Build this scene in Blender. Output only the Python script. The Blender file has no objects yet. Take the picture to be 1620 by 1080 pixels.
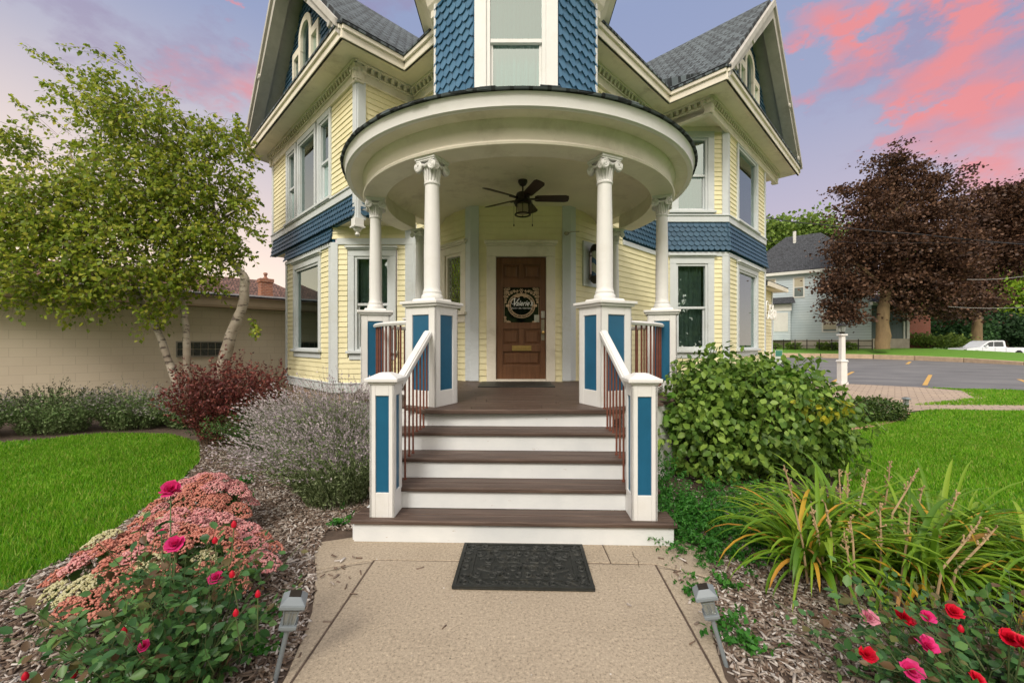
import bpy, bmesh, math, random
import numpy as np
from mathutils import Vector, Matrix
random.seed(7); rng = np.random.default_rng(11)
sc = bpy.context.scene
col = sc.collection
R2 = math.sqrt(.5)
# ------------------------------------------------------------------ camera, sky, sun, exposure
CAMZ = 1.5
cam = bpy.data.objects.new('camera', bpy.data.cameras.new('camera')); col.objects.link(cam)
cam.location = (0, 0, CAMZ); cam.rotation_euler = (math.radians(90), 0, 0)
cam.data.sensor_width = 36; cam.data.lens = 650/1620*36
cam.data.shift_y = 3/1620
cam.data.clip_start = .05; cam.data.clip_end = 2000
sc.camera = cam
sc.view_settings.view_transform = 'Standard'; sc.view_settings.look = 'None'
sc.view_settings.exposure = 0.67; sc.view_settings.gamma = 1
SUN_EL, SUN_AZ = math.radians(42), math.radians(-158)     # azimuth from +Y clockwise: behind the camera, to its left
sun = bpy.data.objects.new('sun', bpy.data.lights.new('sun', 'SUN')); col.objects.link(sun)
sun.data.energy = 1.5; sun.data.angle = math.radians(16); sun.data.color = (1, .93, .82)
sd = Vector((math.sin(SUN_AZ)*math.cos(SUN_EL), math.cos(SUN_AZ)*math.cos(SUN_EL), math.sin(SUN_EL)))
sun.rotation_euler = sd.to_track_quat('Z', 'Y').to_euler()

world = bpy.data.worlds.new('World'); sc.world = world; world.use_nodes = True
wt = world.node_tree; wt.nodes.clear()
def wn(t, **k):
    n = wt.nodes.new(t)
    for a, b in k.items(): setattr(n, a, b)
    return n
def wl(a, b): wt.links.new(a, b)
def wmath(op, a, b=None, clamp=False):
    n = wn('ShaderNodeMath', operation=op, use_clamp=clamp)
    for i, v in enumerate((a, b)):
        if v is None: continue
        if isinstance(v, (int, float)): n.inputs[i].default_value = v
        else: wl(v, n.inputs[i])
    return n.outputs[0]
def wmix(fac, a, b, mode='MIX'):
    n = wn('ShaderNodeMix', data_type='RGBA', blend_type=mode)
    for i, v in ((0, fac), (6, a), (7, b)):
        if isinstance(v, (int, float)): n.inputs[i].default_value = v
        elif isinstance(v, tuple): n.inputs[i].default_value = v + (1,)
        else: wl(v, n.inputs[i])
    return n.outputs[2]
tc = wn('ShaderNodeTexCoord'); sep = wn('ShaderNodeSeparateXYZ'); wl(tc.outputs['Generated'], sep.inputs[0])
X, Y, Z = sep.outputs
ramp = wn('ShaderNodeValToRGB'); wl(Z, ramp.inputs[0])
els = ramp.color_ramp.elements
els[0].position = 0; els[0].color = (.64, .49, .43, 1)
els[1].position = 1; els[1].color = (1.05, 1.0, .98, 1)  # overhead sky, out of view, brightened as added fill light
for p, c in ((.10, (.50, .395, .40)), (.25, (.33, .29, .355)), (.45, (.215, .235, .345)), (.62, (.185, .22, .34)), (.75, (.30, .32, .42))):
    e = els.new(p); e.color = c + (1,)
# left horizon glows cream, unseen sky behind the camera is brightened as fill
left = wmath('MULTIPLY', wmath('MULTIPLY', X, -1.0, True), wmath('SUBTRACT', 1.0, wmath('MULTIPLY', Z, 1.75), True), True)
c1 = wmix(left, ramp.outputs[0], (.98, .76, .50))
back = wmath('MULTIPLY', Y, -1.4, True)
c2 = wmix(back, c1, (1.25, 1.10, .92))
# clouds
ns = wn('ShaderNodeTexNoise'); ns.inputs['Scale'].default_value = 6.5; ns.inputs['Detail'].default_value = 8; ns.inputs['Roughness'].default_value = .62
mp = wn('ShaderNodeMapping'); mp.inputs['Scale'].default_value = (1, 1, 2.0); wl(tc.outputs['Generated'], mp.inputs[0]); wl(mp.outputs[0], ns.inputs['Vector'])
warp = wn('ShaderNodeVectorMath', operation='MULTIPLY_ADD'); wl(ns.outputs['Color'], warp.inputs[0])
warp.inputs[1].default_value = (.42, .42, .26); wl(tc.outputs['Generated'], warp.inputs[2])
def pdir(px, py):
    v = Vector(((px-810)/650, 1, (543-py)/650)).normalized(); return v + Vector((.21, .21, .13))
def blobs(lst):
    acc = None
    for px, py, r in lst:
        s = wn('ShaderNodeVectorMath', operation='SUBTRACT'); wl(warp.outputs[0], s.inputs[0]); s.inputs[1].default_value = pdir(px, py)
        m = wn('ShaderNodeVectorMath', operation='MULTIPLY'); wl(s.outputs[0], m.inputs[0]); m.inputs[1].default_value = (1, 1, 1.7)
        l = wn('ShaderNodeVectorMath', operation='LENGTH'); wl(m.outputs[0], l.inputs[0])
        v = wmath('SUBTRACT', 1.0, wmath('DIVIDE', l.outputs['Value'], r*.70), True)
        acc = v if acc is None else wmath('MAXIMUM', acc, v)
    return acc
pink = blobs([(1300, 130, .12), (1275, 80, .07), (1500, 130, .13), (1570, 195, .15), (1610, 240, .10), (1400, 135, .07), (1330, 8, .10), (1520, -10, .12), (1560, 75, .12),
              (375, 135, .15), (405, 155, .13), (300, 110, .10), (330, 95, .08), (660, 55, .05), (415, 22, .03), (1620, 150, .16), (1290, 160, .08), (1450, 180, .07)])
mauve = blobs([(1540, 80, .22), (1620, 110, .26), (270, 95, .16), (320, 125, .15), (380, 110, .11), (150, 60, .12), (1340, 120, .16), (1600, 60, .2), (230, 80, .06), (1450, 60, .14), (600, 25, .10)])
fac_m = wmath('MULTIPLY', mauve, 1.5, True); fac_p = wmath('MULTIPLY', pink, 1.9, True)
c3 = wmix(wmath('MULTIPLY', fac_m, .45), c2, (.20, .15, .24))
n2 = wn('ShaderNodeTexNoise'); n2.inputs['Scale'].default_value = 7; n2.inputs['Detail'].default_value = 5; wl(mp.outputs[0], n2.inputs['Vector'])
fp2 = wmath('MULTIPLY', fac_p, wmath('SUBTRACT', wmath('MULTIPLY', n2.outputs['Fac'], 4.0), 1.50), True)
c4 = wmix(wmath('MULTIPLY', fp2, .85), c3, (.56, .165, .15))
sky = wn('ShaderNodeTexSky', sky_type='NISHITA'); sky.sun_disc = False; sky.sun_elevation = SUN_EL; sky.sun_rotation = SUN_AZ
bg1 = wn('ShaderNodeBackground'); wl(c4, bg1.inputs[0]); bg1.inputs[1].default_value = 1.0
bg2 = wn('ShaderNodeBackground'); wl(sky.outputs[0], bg2.inputs[0]); bg2.inputs[1].default_value = .008
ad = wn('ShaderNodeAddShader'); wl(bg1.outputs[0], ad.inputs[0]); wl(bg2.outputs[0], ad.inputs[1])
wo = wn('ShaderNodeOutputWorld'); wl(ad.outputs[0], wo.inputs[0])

# ------------------------------------------------------------------ helpers: tagging, meshes
def tag(o, label=None, cat=None, group=None, kind=None):
    if label: o['label'] = label
    if cat: o['category'] = cat
    if group: o['group'] = group
    if kind: o['kind'] = kind
    return o
def empty(name, loc=(0, 0, 0), rz=0, **k):
    o = bpy.data.objects.new(name, None); col.objects.link(o); o.location = loc; o.rotation_euler = (0, 0, rz)
    o.empty_display_size = .1
    if k: tag(o, **k)
    return o
def link(name, me, parent=None):
    o = bpy.data.objects.new(name, me); col.objects.link(o)
    if parent: o.parent = parent
    return o
class MB:
    def __init__(s): s.v = []; s.f = []
    def add(s, vs, fs):
        b = len(s.v); s.v += [tuple(v) for v in vs]; s.f += [tuple(i+b for i in f) for f in fs]
    def hexa(s, p):   # 8 points: bottom 4 loop, top 4 loop
        s.add(p, [(3, 2, 1, 0), (4, 5, 6, 7), (0, 1, 5, 4), (1, 2, 6, 5), (2, 3, 7, 6), (3, 0, 4, 7)])
    def box(s, x0, x1, y0, y1, z0, z1):
        s.hexa([(x0, y0, z0), (x1, y0, z0), (x1, y1, z0), (x0, y1, z0), (x0, y0, z1), (x1, y0, z1), (x1, y1, z1), (x0, y1, z1)])
    def obox(s, c, sx, sy, z0, z1, a, top=None):   # rotated box, optional top scale
        ca, sa = math.cos(a), math.sin(a); t = top or 1
        def q(x, y, z): return (c[0]+x*ca-y*sa, c[1]+x*sa+y*ca, z)
        h, k = sx/2, sy/2
        s.hexa([q(-h, -k, z0), q(h, -k, z0), q(h, k, z0), q(-h, k, z0), q(-h*t, -k*t, z1), q(h*t, -k*t, z1), q(h*t, k*t, z1), q(-h*t, k*t, z1)])
    def lathe(s, prof, c=(0, 0, 0), n=24, a0=0, a1=2*math.pi, closed=False):
        full = abs(a1-a0-2*math.pi) < 1e-6; m = n if full else n+1
        vs = []
        for i in range(m):
            a = a0+(a1-a0)*i/n
            vs += [(c[0]+r*math.cos(a), c[1]+r*math.sin(a), c[2]+z) for r, z in prof]
        k = len(prof); fs = []
        for i in range(n):
            j = (i+1) % m
            for q in range(k if closed else k-1):
                w = (q+1) % k
                fs.append((i*k+q, j*k+q, j*k+w, i*k+w))
        if not closed and full:
            fs.append(tuple(i*k for i in range(m))[::-1]); fs.append(tuple(i*k+k-1 for i in range(m)))
        if closed and not full:
            fs.append(tuple(range(k))[::-1]); fs.append(tuple((m-1)*k+q for q in range(k)))
        s.add(vs, fs)
    def tube(s, pts, rad, n=8, caps=True):
        pts = [Vector(p) for p in pts]
        if isinstance(rad, (int, float)): rad = [rad]*len(pts)
        vs = []; up = Vector((0, 0, 1)); prev = None
        for i, p in enumerate(pts):
            d = (pts[min(i+1, len(pts)-1)]-pts[max(i-1, 0)]).normalized()
            if prev is None:
                x = d.cross(up)
                if x.length < 1e-3: x = d.cross(Vector((1, 0, 0)))
            else: x = prev - d*prev.dot(d)
            x.normalize(); prev = x; y = d.cross(x)
            vs += [p+(x*math.cos(2*math.pi*k/n)+y*math.sin(2*math.pi*k/n))*rad[i] for k in range(n)]
        fs = []
        for i in range(len(pts)-1):
            for k in range(n):
                fs.append((i*n+k, i*n+(k+1) % n, (i+1)*n+(k+1) % n, (i+1)*n+k))
        if caps: fs += [tuple(range(n))[::-1], tuple((len(pts)-1)*n+k for k in range(n))]
        s.add(vs, fs)
    def prism(s, poly, off):   # polygon (3d pts) extruded by vector off
        n = len(poly); off = Vector(off)
        vs = [Vector(p) for p in poly]; vs += [p+off for p in vs]
        fs = [tuple(range(n))[::-1], tuple(range(n, 2*n))]+[(i, (i+1) % n, n+(i+1) % n, n+i) for i in range(n)]
        s.add(vs, fs)
    def build(s, name, mat, parent=None, smooth=False, bevel=0, recalc=True):
        me = bpy.data.meshes.new(name); me.from_pydata(s.v, [], s.f)
        if recalc:
            bm = bmesh.new(); bm.from_mesh(me); bmesh.ops.recalc_face_normals(bm, faces=bm.faces); bm.to_mesh(me); bm.free()
        if mat: me.materials.append(mat)
        if smooth:
            me.polygons.foreach_set('use_smooth', [True]*len(me.polygons))
            try: me.set_sharp_from_angle(angle=math.radians(40))
            except Exception: pass
        o = link(name, me, parent)
        if bevel:
            b = o.modifiers.new('b', 'BEVEL'); b.width = bevel; b.segments = 2; b.limit_method = 'ANGLE'; b.angle_limit = math.radians(50)
        return o
def inst_mesh(name, mat, tv, tf, P, Rm, S, parent=None, smooth=False):
    """many copies of a small template joined into one mesh.  tv (nv,3), tf equal-length faces, P (N,3), Rm (N,3,3), S (N,) or (N,3)"""
    tv = np.asarray(tv, float); tf = np.asarray(tf, int); N = len(P); nv = len(tv)
    S = np.asarray(S, float)
    if S.ndim == 1: S = np.repeat(S[:, None], 3, 1)
    V = np.einsum('nij,nvj->nvi', Rm, tv[None]*S[:, None, :]) + np.asarray(P)[:, None, :]
    F = (tf[None]+(np.arange(N)*nv)[:, None, None]).reshape(-1, tf.shape[1])
    return raw_mesh(name, mat, V.reshape(-1, 3), F, parent, smooth)
def raw_mesh(name, mat, V, F, parent=None, smooth=False):
    F = np.asarray(F); k = F.shape[1]; me = bpy.data.meshes.new(name)
    me.vertices.add(len(V)); me.vertices.foreach_set('co', np.asarray(V, np.float32).ravel())
    me.loops.add(F.size); me.loops.foreach_set('vertex_index', F.ravel().astype(np.int32))
    me.polygons.add(len(F)); me.polygons.foreach_set('loop_start', np.arange(0, F.size, k, dtype=np.int32))
    me.polygons.foreach_set('loop_total', np.full(len(F), k, np.int32))
    if smooth: me.polygons.foreach_set('use_smooth', np.ones(len(F), bool))
    me.update(calc_edges=True); me.materials.append(mat)
    return link(name, me, parent)
def basis(D, roll=None, up=None):
    """rotation matrices whose local Y is D; local Z is near 'up' or rolled at random"""
    D = D/np.linalg.norm(D, axis=1, keepdims=True)
    A = rng.normal(size=D.shape) if up is None else np.asarray(up)+rng.normal(size=D.shape)*(roll or .3)
    Xv = np.cross(D, A); Xv /= np.linalg.norm(Xv, axis=1, keepdims=True)+1e-9
    Zv = np.cross(Xv, D)
    return np.stack([Xv, D, Zv], axis=2)
# leaf templates (length along Y)
LEAF = ([(0, 0, 0), (.3, .32, .05), (.26, .66, .03), (0, 1, -.08), (-.26, .66, .03), (-.3, .32, .05), (0, .5, -.04)],
        [(0, 1, 6), (1, 2, 6), (2, 3, 6), (3, 4, 6), (4, 5, 6), (5, 0, 6)])
LEAF4 = ([(0, 0, 0), (.32, .45, .07), (0, 1, -.05), (-.32, .45, .07)], [(0, 1, 2), (0, 2, 3)])
NEEDLE = ([(0, 0, 0), (.09, .5, .02), (0, 1, 0), (-.09, .5, .02)], [(0, 1, 2, 3)])
BLADE = ([(-.5, 0, 0), (.5, 0, 0), (0, 1, 0)], [(0, 1, 2)])
CLUMP = ([(0, -.5, 0), (.45, -.15, .12), (.3, .4, -.05), (-.2, .5, .1), (-.5, .05, -.08)], [(0, 1, 2, 3, 4)])
OCTA = ([(1, 0, 0), (0, 1, 0), (-1, 0, 0), (0, -1, 0), (0, 0, 1), (0, 0, -1)],
        [(0, 1, 4), (1, 2, 4), (2, 3, 4), (3, 0, 4), (1, 0, 5), (2, 1, 5), (3, 2, 5), (0, 3, 5)])
# ------------------------------------------------------------------ materials
def newmat(name):
    m = bpy.data.materials.new(name); m.use_nodes = True
    nt = m.node_tree; b = nt.nodes['Principled BSDF']; return m, nt, b
def mixc(nt, fac, a, b, mode='MIX'):
    n = nt.nodes.new('ShaderNodeMix'); n.data_type = 'RGBA'; n.blend_type = mode
    for i, v in ((0, fac), (6, a), (7, b)):
        if isinstance(v, (int, float)): n.inputs[i].default_value = v
        elif isinstance(v, tuple): n.inputs[i].default_value = (v+(1,))[:4]
        else: nt.links.new(v, n.inputs[i])
    return n.outputs[2]
def noise(nt, scale, detail=4, rough=.55, stretch=None, coord='Object'):
    t = nt.nodes.new('ShaderNodeTexCoord'); n = nt.nodes.new('ShaderNodeTexNoise')
    n.inputs['Scale'].default_value = scale; n.inputs['Detail'].default_value = detail; n.inputs['Roughness'].default_value = rough
    src = t.outputs[coord]
    if stretch:
        m = nt.nodes.new('ShaderNodeMapping'); m.inputs['Scale'].default_value = stretch; nt.links.new(src, m.inputs[0]); src = m.outputs[0]
    nt.links.new(src, n.inputs['Vector']); return n.outputs['Fac']
def rmp(nt, src, stops):
    r = nt.nodes.new('ShaderNodeValToRGB'); nt.links.new(src, r.inputs[0]); e = r.color_ramp.elements
    e[0].position, e[0].color = stops[0][0], tuple(stops[0][1])+(1,)
    e[1].position, e[1].color = stops[-1][0], tuple(stops[-1][1])+(1,)
    for p, c in stops[1:-1]:
        x = e.new(p); x.color = tuple(c)+(1,)
    return r.outputs[0]
def bump(nt, b, h, strength=.3, dist=.01):
    n = nt.nodes.new('ShaderNodeBump'); n.inputs['Strength'].default_value = strength; n.inputs['Distance'].default_value = dist
    nt.links.new(h, n.inputs['Height']); nt.links.new(n.outputs[0], b.inputs['Normal'])
def M(name, c, rough=.6, var=.10, scale=6, bmp=0, bscale=60, stretch=None, metal=0, dirt=None, dscale=3, spec=.4):
    m, nt, b = newmat(name)
    b.inputs['Roughness'].default_value = rough; b.inputs['Metallic'].default_value = metal
    b.inputs['Specular IOR Level'].default_value = spec
    f = noise(nt, scale, 5, .6, stretch)
    cc = rmp(nt, f, [(.25, [x*(1-var) for x in c]), (.75, [min(1, x*(1+var)) for x in c])])
    if dirt:
        d = noise(nt, dscale, 8, .7, stretch)
        cc = mixc(nt, rmp(nt, d, [(.52, (0, 0, 0)), (.75, (.6, .6, .6))]), cc, dirt)
    nt.links.new(cc, b.inputs['Base Color'])
    if bmp: bump(nt, b, noise(nt, bscale, 4, .6, stretch), bmp)
    return m
def leafmat(name, cols, trans=.25, rough=.5, spec=.3):
    m, nt, b = newmat(name)
    g = nt.nodes.new('ShaderNodeNewGeometry')
    n = len(cols); st = [(i/(n-1), c) for i, c in enumerate(cols)]
    cc = rmp(nt, g.outputs['Random Per Island'], st)
    nz = noise(nt, 1.3, 3)
    cc = mixc(nt, rmp(nt, nz, [(.3, (0, 0, 0)), (.75, (.35, .35, .35))]), cc, tuple(x*.55 for x in cols[0]))
    nt.links.new(cc, b.inputs['Base Color']); b.inputs['Roughness'].default_value = rough; b.inputs['Specular IOR Level'].default_value = spec
    if trans:
        t = nt.nodes.new('ShaderNodeBsdfTranslucent'); nt.links.new(cc, t.inputs[0])
        mx = nt.nodes.new('ShaderNodeMixShader'); mx.inputs[0].default_value = trans
        nt.links.new(b.outputs[0], mx.inputs[1]); nt.links.new(t.outputs[0], mx.inputs[2])
        nt.links.new(mx.outputs[0], nt.nodes['Material Output'].inputs[0])
    return m
TRIM = M('trim_paint', (.60, .64, .66), .5, .05, 4, .06, 90, dirt=(.42, .42, .38), dscale=2)
WHITE = M('white_paint', (.75, .75, .74), .45, .04, 5, .08, 80, dirt=(.58, .57, .52), dscale=2.5)
CREAM = M('cream_paint', (.78, .73, .62), .55, .06, 3, .05, 60, dirt=(.45, .40, .30), dscale=2)
SOFFIT = M('soffit_paint', (.82, .76, .60), .6, .06, 3, .05, 60, dirt=(.40, .34, .22), dscale=2)
YELLOW = M('yellow_siding', (.81, .75, .48), .55, .07, 2.5, .08, 120, (1, 1, 1), dirt=(.70, .62, .34), dscale=1.6)
BLUE = M('blue_paint', (.020, .115, .215), .45, .12, 5, .05, 70)
BLUEDK = M('blue_panel', (.012, .105, .20), .4, .10, 5, .05, 70)
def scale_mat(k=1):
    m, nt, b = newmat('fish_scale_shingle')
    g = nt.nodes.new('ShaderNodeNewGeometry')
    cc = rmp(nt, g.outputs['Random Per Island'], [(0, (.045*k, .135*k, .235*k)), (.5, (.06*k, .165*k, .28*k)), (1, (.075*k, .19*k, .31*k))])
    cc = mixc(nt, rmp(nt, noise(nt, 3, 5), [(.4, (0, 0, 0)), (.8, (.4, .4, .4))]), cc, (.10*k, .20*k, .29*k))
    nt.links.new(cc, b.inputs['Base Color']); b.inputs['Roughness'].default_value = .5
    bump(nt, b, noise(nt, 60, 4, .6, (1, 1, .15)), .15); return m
SCALE_LIT = scale_mat(); SCALE_DK = scale_mat(.55); PANE_FILL = M('grey_pane_fill', (.62, .60, .56), .8, .25, 1.5, .1, 150)  # the grey stands in for reflections in the ground-floor panes
WOOD = M('dark_tread_wood', (.080, .052, .040), .5, .45, 3, .25, 40, (.6, 12, 12), dirt=(.19, .14, .11), dscale=3)
def riser_mat():
    m, nt, b = newmat('riser_paint'); b.inputs['Roughness'].default_value = .5
    base = rmp(nt, noise(nt, 4, 6), [(.3, (.66, .69, .71)), (.7, (.76, .78, .79))])
    chip = rmp(nt, noise(nt, 16, 8, .75, (.5, 1, 2.2)), [(.66, (0, 0, 0)), (.675, (1, 1, 1))])
    cc = mixc(nt, chip, base, (.30, .17, .09)); nt.links.new(cc, b.inputs['Base Color']); bump(nt, b, noise(nt, 50, 5), .1); return m
RISER = riser_mat()
RUST = M('brown_baluster', (.17, .055, .035), .45, .2, 20)
def concrete():
    m, nt, b = newmat('aggregate_concrete'); b.inputs['Roughness'].default_value = .85
    base = rmp(nt, noise(nt, 2.2, 6, .6), [(.3, (.34, .28, .205)), (.7, (.425, .355, .265))])
    sp = rmp(nt, noise(nt, 62, 5, .9), [(.36, (.30, .26, .22)), (.46, (.86, .86, .86)), (.56, (1, 1, 1)), (.66, (1.6, 1.55, 1.5))])
    cc = mixc(nt, 1.0, base, sp, 'MULTIPLY')
    v = nt.nodes.new('ShaderNodeTexVoronoi'); v.inputs['Scale'].default_value = 17; t = nt.nodes.new('ShaderNodeTexCoord'); nt.links.new(t.outputs['Object'], v.inputs['Vector'])
    dot = rmp(nt, v.outputs['Distance'], [(.055, (1, 1, 1)), (.085, (0, 0, 0))])
    dc = rmp(nt, v.outputs['Color'], [(.45, (.06, .05, .04)), (.8, (.8, .78, .74))])
    gate = rmp(nt, noise(nt, 9, 2), [(.54, (0, 0, 0)), (.57, (1, 1, 1))])
    cc = mixc(nt, mixc(nt, 1.0, dot, gate, 'MULTIPLY'), cc, dc)
    cc = mixc(nt, rmp(nt, noise(nt, 1.1, 7, .7), [(.48, (0, 0, 0)), (.72, (.5, .5, .5))]), cc, (.22, .175, .13))
    nt.links.new(cc, b.inputs['Base Color']); bump(nt, b, noise(nt, 150, 3, .7), .4, .004); return m
CONC = concrete()
def glass():
    m, nt, b = newmat('window_glass'); nt.nodes.remove(b)
    tr = nt.nodes.new('ShaderNodeBsdfTransparent'); tr.inputs[0].default_value = (.55, .74, .72, 1)
    gl = nt.nodes.new('ShaderNodeBsdfGlossy'); gl.inputs[0].default_value = (.76, .90, .88, 1); gl.inputs['Roughness'].default_value = .015
    lw = nt.nodes.new('ShaderNodeLayerWeight'); lw.inputs[0].default_value = .35
    mr = nt.nodes.new('ShaderNodeMapRange'); mr.inputs['To Min'].default_value = .27; mr.inputs['To Max'].default_value = 1.0
    nt.links.new(lw.outputs['Fresnel'], mr.inputs[0])
    bp = nt.nodes.new('ShaderNodeBump'); bp.inputs['Strength'].default_value = .03; nt.links.new(noise(nt, 2.0, 2), bp.inputs['Height']); nt.links.new(bp.outputs[0], gl.inputs['Normal'])
    mx = nt.nodes.new('ShaderNodeMixShader'); nt.links.new(mr.outputs[0], mx.inputs[0]); nt.links.new(tr.outputs[0], mx.inputs[1]); nt.links.new(gl.outputs[0], mx.inputs[2])
    nt.links.new(mx.outputs[0], nt.nodes['Material Output'].inputs[0]); return m
GLASS = glass()
DARKIN = M('dark_interior', (.13, .16, .15), .8, .3, 2)
CURTAIN = M('teal_curtain', (.05, .20, .20), .8, .15, 8, .1, 200)
CURTAINW = M('pale_curtain', (.55, .60, .56), .8, .1, 8)
BLACK = M('black_metal', (.018, .013, .010), .4, .2, 10)
FANWOOD = M('fan_blade_wood', (.035, .020, .012), .45, .3, 10, .1, 40, (1, 8, 1))
BRASS = M('brass', (.62, .42, .16), .3, .15, 20, metal=.9)
PEWTER = M('antique_pewter', (.30, .27, .20), .4, .2, 30, metal=.6)
DOOR = M('brown_door_wood', (.16, .075, .036), .38, .30, 5, .15, 50, (6, 6, .5))
GREYPL = M('grey_plastic', (.20, .23, .25), .45, .08, 10)
GOLD = M('tan_vinyl', (.62, .46, .30), .6, .08, 30)
VINYLW = M('white_vinyl', (.85, .85, .83), .6, .03, 30)
RUBBER = M('black_rubber', (.018, .020, .018), .55, .3, 25, .2, 120, dirt=(.07, .065, .05), dscale=18)
def shingle(name='asphalt_shingle', c=(.085, .105, .115)):
    m, nt, b = newmat(name); b.inputs['Roughness'].default_value = .9
    t = nt.nodes.new('ShaderNodeTexCoord'); br = nt.nodes.new('ShaderNodeTexBrick'); nt.links.new(t.outputs['Object'], br.inputs['Vector'])
    br.inputs['Scale'].default_value = 1; br.inputs['Brick Width'].default_value = .17; br.inputs['Row Height'].default_value = .13; br.inputs['Mortar Size'].default_value = .020
    br.inputs['Color1'].default_value = (*[x*.55 for x in c], 1); br.inputs['Color2'].default_value = (*[min(1, x*1.75) for x in c], 1); br.inputs['Mortar'].default_value = (.012, .014, .016, 1)
    br.offset = .37; br.offset_frequency = 3
    cc = mixc(nt, rmp(nt, noise(nt, 3, 6), [(.35, (0, 0, 0)), (.7, (.25, .25, .25))]), br.outputs['Color'], tuple(x*1.3 for x in c))
    cc = mixc(nt, rmp(nt, noise(nt, 300, 2), [(.35, (.55, .55, .55)), (.65, (1.2, 1.2, 1.2))]), cc, cc)
    nt.links.new(cc, b.inputs['Base Color'])
    inv = nt.nodes.new('ShaderNodeMath'); inv.operation = 'SUBTRACT'; inv.inputs[0].default_value = 1; nt.links.new(br.outputs['Fac'], inv.inputs[1])
    bump(nt, b, inv.outputs[0], .8, .02); return m
SHING = shingle()
RAKE = M('weathered_rake_paint', (.46, .44, .40), .7, .12, 5, .2, 40, dirt=(.28, .25, .20), dscale=3)
STONE = M('foundation_stone', (.34, .25, .19), .9, .35, 3, .5, 20)
# ------------------------------------------------------------------ the house
H = empty('victorian_house', (0, 7, 0), label='yellow clapboard Victorian house with blue shingle bands, corner turret and round columned porch', cat='house')
H.location = (0, 0, 0)
class Wall:
    """local frame: s along the wall in metres from p0, z up, o outward"""
    def __init__(s, p0, p1, out):
        s.p0 = Vector((*p0, 0)); d = Vector((*p1, 0))-s.p0; s.len = d.length; s.d = d.normalized()
        n = Vector((-s.d.y, s.d.x, 0))
        if n.dot(Vector((*out, 0))) < 0: n = -n
        s.n = n
    def p(s, a, z, o=0): return s.p0+s.d*a+s.n*o+Vector((0, 0, z))
    def box(s, mb, a0, a1, z0, z1, o0, o1):
        mb.hexa([s.p(a0, z0, o0), s.p(a1, z0, o0), s.p(a1, z0, o1), s.p(a0, z0, o1), s.p(a0, z1, o0), s.p(a1, z1, o0), s.p(a1, z1, o1), s.p(a0, z1, o1)])
def intervals(s0, s1, holes, zm):
    out = [(s0, s1)]
    for a, b, c, d in holes:
        if c < zm < d:
            nx = []
            for u, v in out:
                if b <= u or a >= v: nx.append((u, v)); continue
                if a > u: nx.append((u, a))
                if b < v: nx.append((b, v))
            out = nx
    return out
EXPO = .103
def siding(W, s0, s1, z0, z1, holes=(), parent=H, mat=None, name='wall'):
    mb = MB(); z = z0
    while z < z1-.01:
        zt = min(z+EXPO, z1)
        for a, b in intervals(s0, s1, holes, (z+zt)/2):
            j = random.uniform(-.0015, .0015)
            q = [(z-.004, -.06), (z-.004+j*.5, .020+j), (zt, .005), (zt, -.06)]
            vs = [W.p(a, zz, oo) for zz, oo in q]+[W.p(b, zz, oo) for zz, oo in q]
            mb.add(vs, [(0, 1, 2, 3), (7, 6, 5, 4), (0, 4, 5, 1), (1, 5, 6, 2), (3, 2, 6, 7), (0, 3, 7, 4)])
        z = zt
    return mb.build(name, mat or YELLOW, parent)
def scales(W, s0, s1, z0, z1, parent=H, w=.125, row=.105, flare=0, mat=None, name='shingle_band', clip=None, kinds=None):
    mb = MB(); r = 0; z = z0
    while z < z1-.02:
        off = (r % 2)*w/2; kind = kinds(z) if kinds else 'hex'
        s = s0-w+off
        while s < s1:
            a, b = s+.0035, s+w-.0035; c = (a+b)/2; h = row*1.45; j = random.uniform(-.003, .003)
            if kind == 'hex': pr = [(a, .35), (c-w*.17, 0), (c+w*.17, 0), (b, .35)]
            elif kind == 'dia': pr = [(a, .42), (c-w*.05, 0), (c+w*.05, 0), (b, .42)]
            else: pr = [(a, .38), (a+w*.13, .14), (c-w*.15, 0), (c+w*.15, 0), (b-w*.13, .14), (b, .38)]
            poly = [(max(s0, min(s1, x)), z+j+t*row*.95) for x, t in pr]+[(max(s0, min(s1, b)), z+h), (max(s0, min(s1, a)), z+h)]
            if poly[-1][0] < poly[-2][0]-.004 and (clip is None or clip(c, z+row*.7)):
                def oo(zz): return .042-(zz-z)/h*.032+flare*max(0, 1-(zz-z0)/(z1-z0))**2
                n = len(poly)
                fr = [W.p(x, min(zz, z1), oo(zz)) for x, zz in poly]; bk = [W.p(x, min(zz, z1), oo(zz)-.024) for x, zz in poly]
                mb.add(fr+bk, [tuple(range(n))]+[(i, (i+1) % n, n+(i+1) % n, n+i) for i in range(n)])
            s += w
        z += row; r += 1
    o = mb.build(name, mat or (SCALE_LIT if name == 'turret_shingles' else SCALE_DK), parent); return o  # turret takes a lighter copy, its stronger light put into the colour
def backing(W, s0, s1, z0, z1, mat, parent=H, o0=-.06, o1=.0, name='wall'):
    mb = MB(); W.box(mb, s0, s1, z0, z1, o0, o1); return mb.build(name, mat, parent)
def trim(W, lst, mat=None, parent=H, name='trim_board', bevel=.006):
    mb = MB()
    for t in lst: W.box(mb, *t)
    return mb.build(name, mat or TRIM, parent, bevel=bevel)
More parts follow.
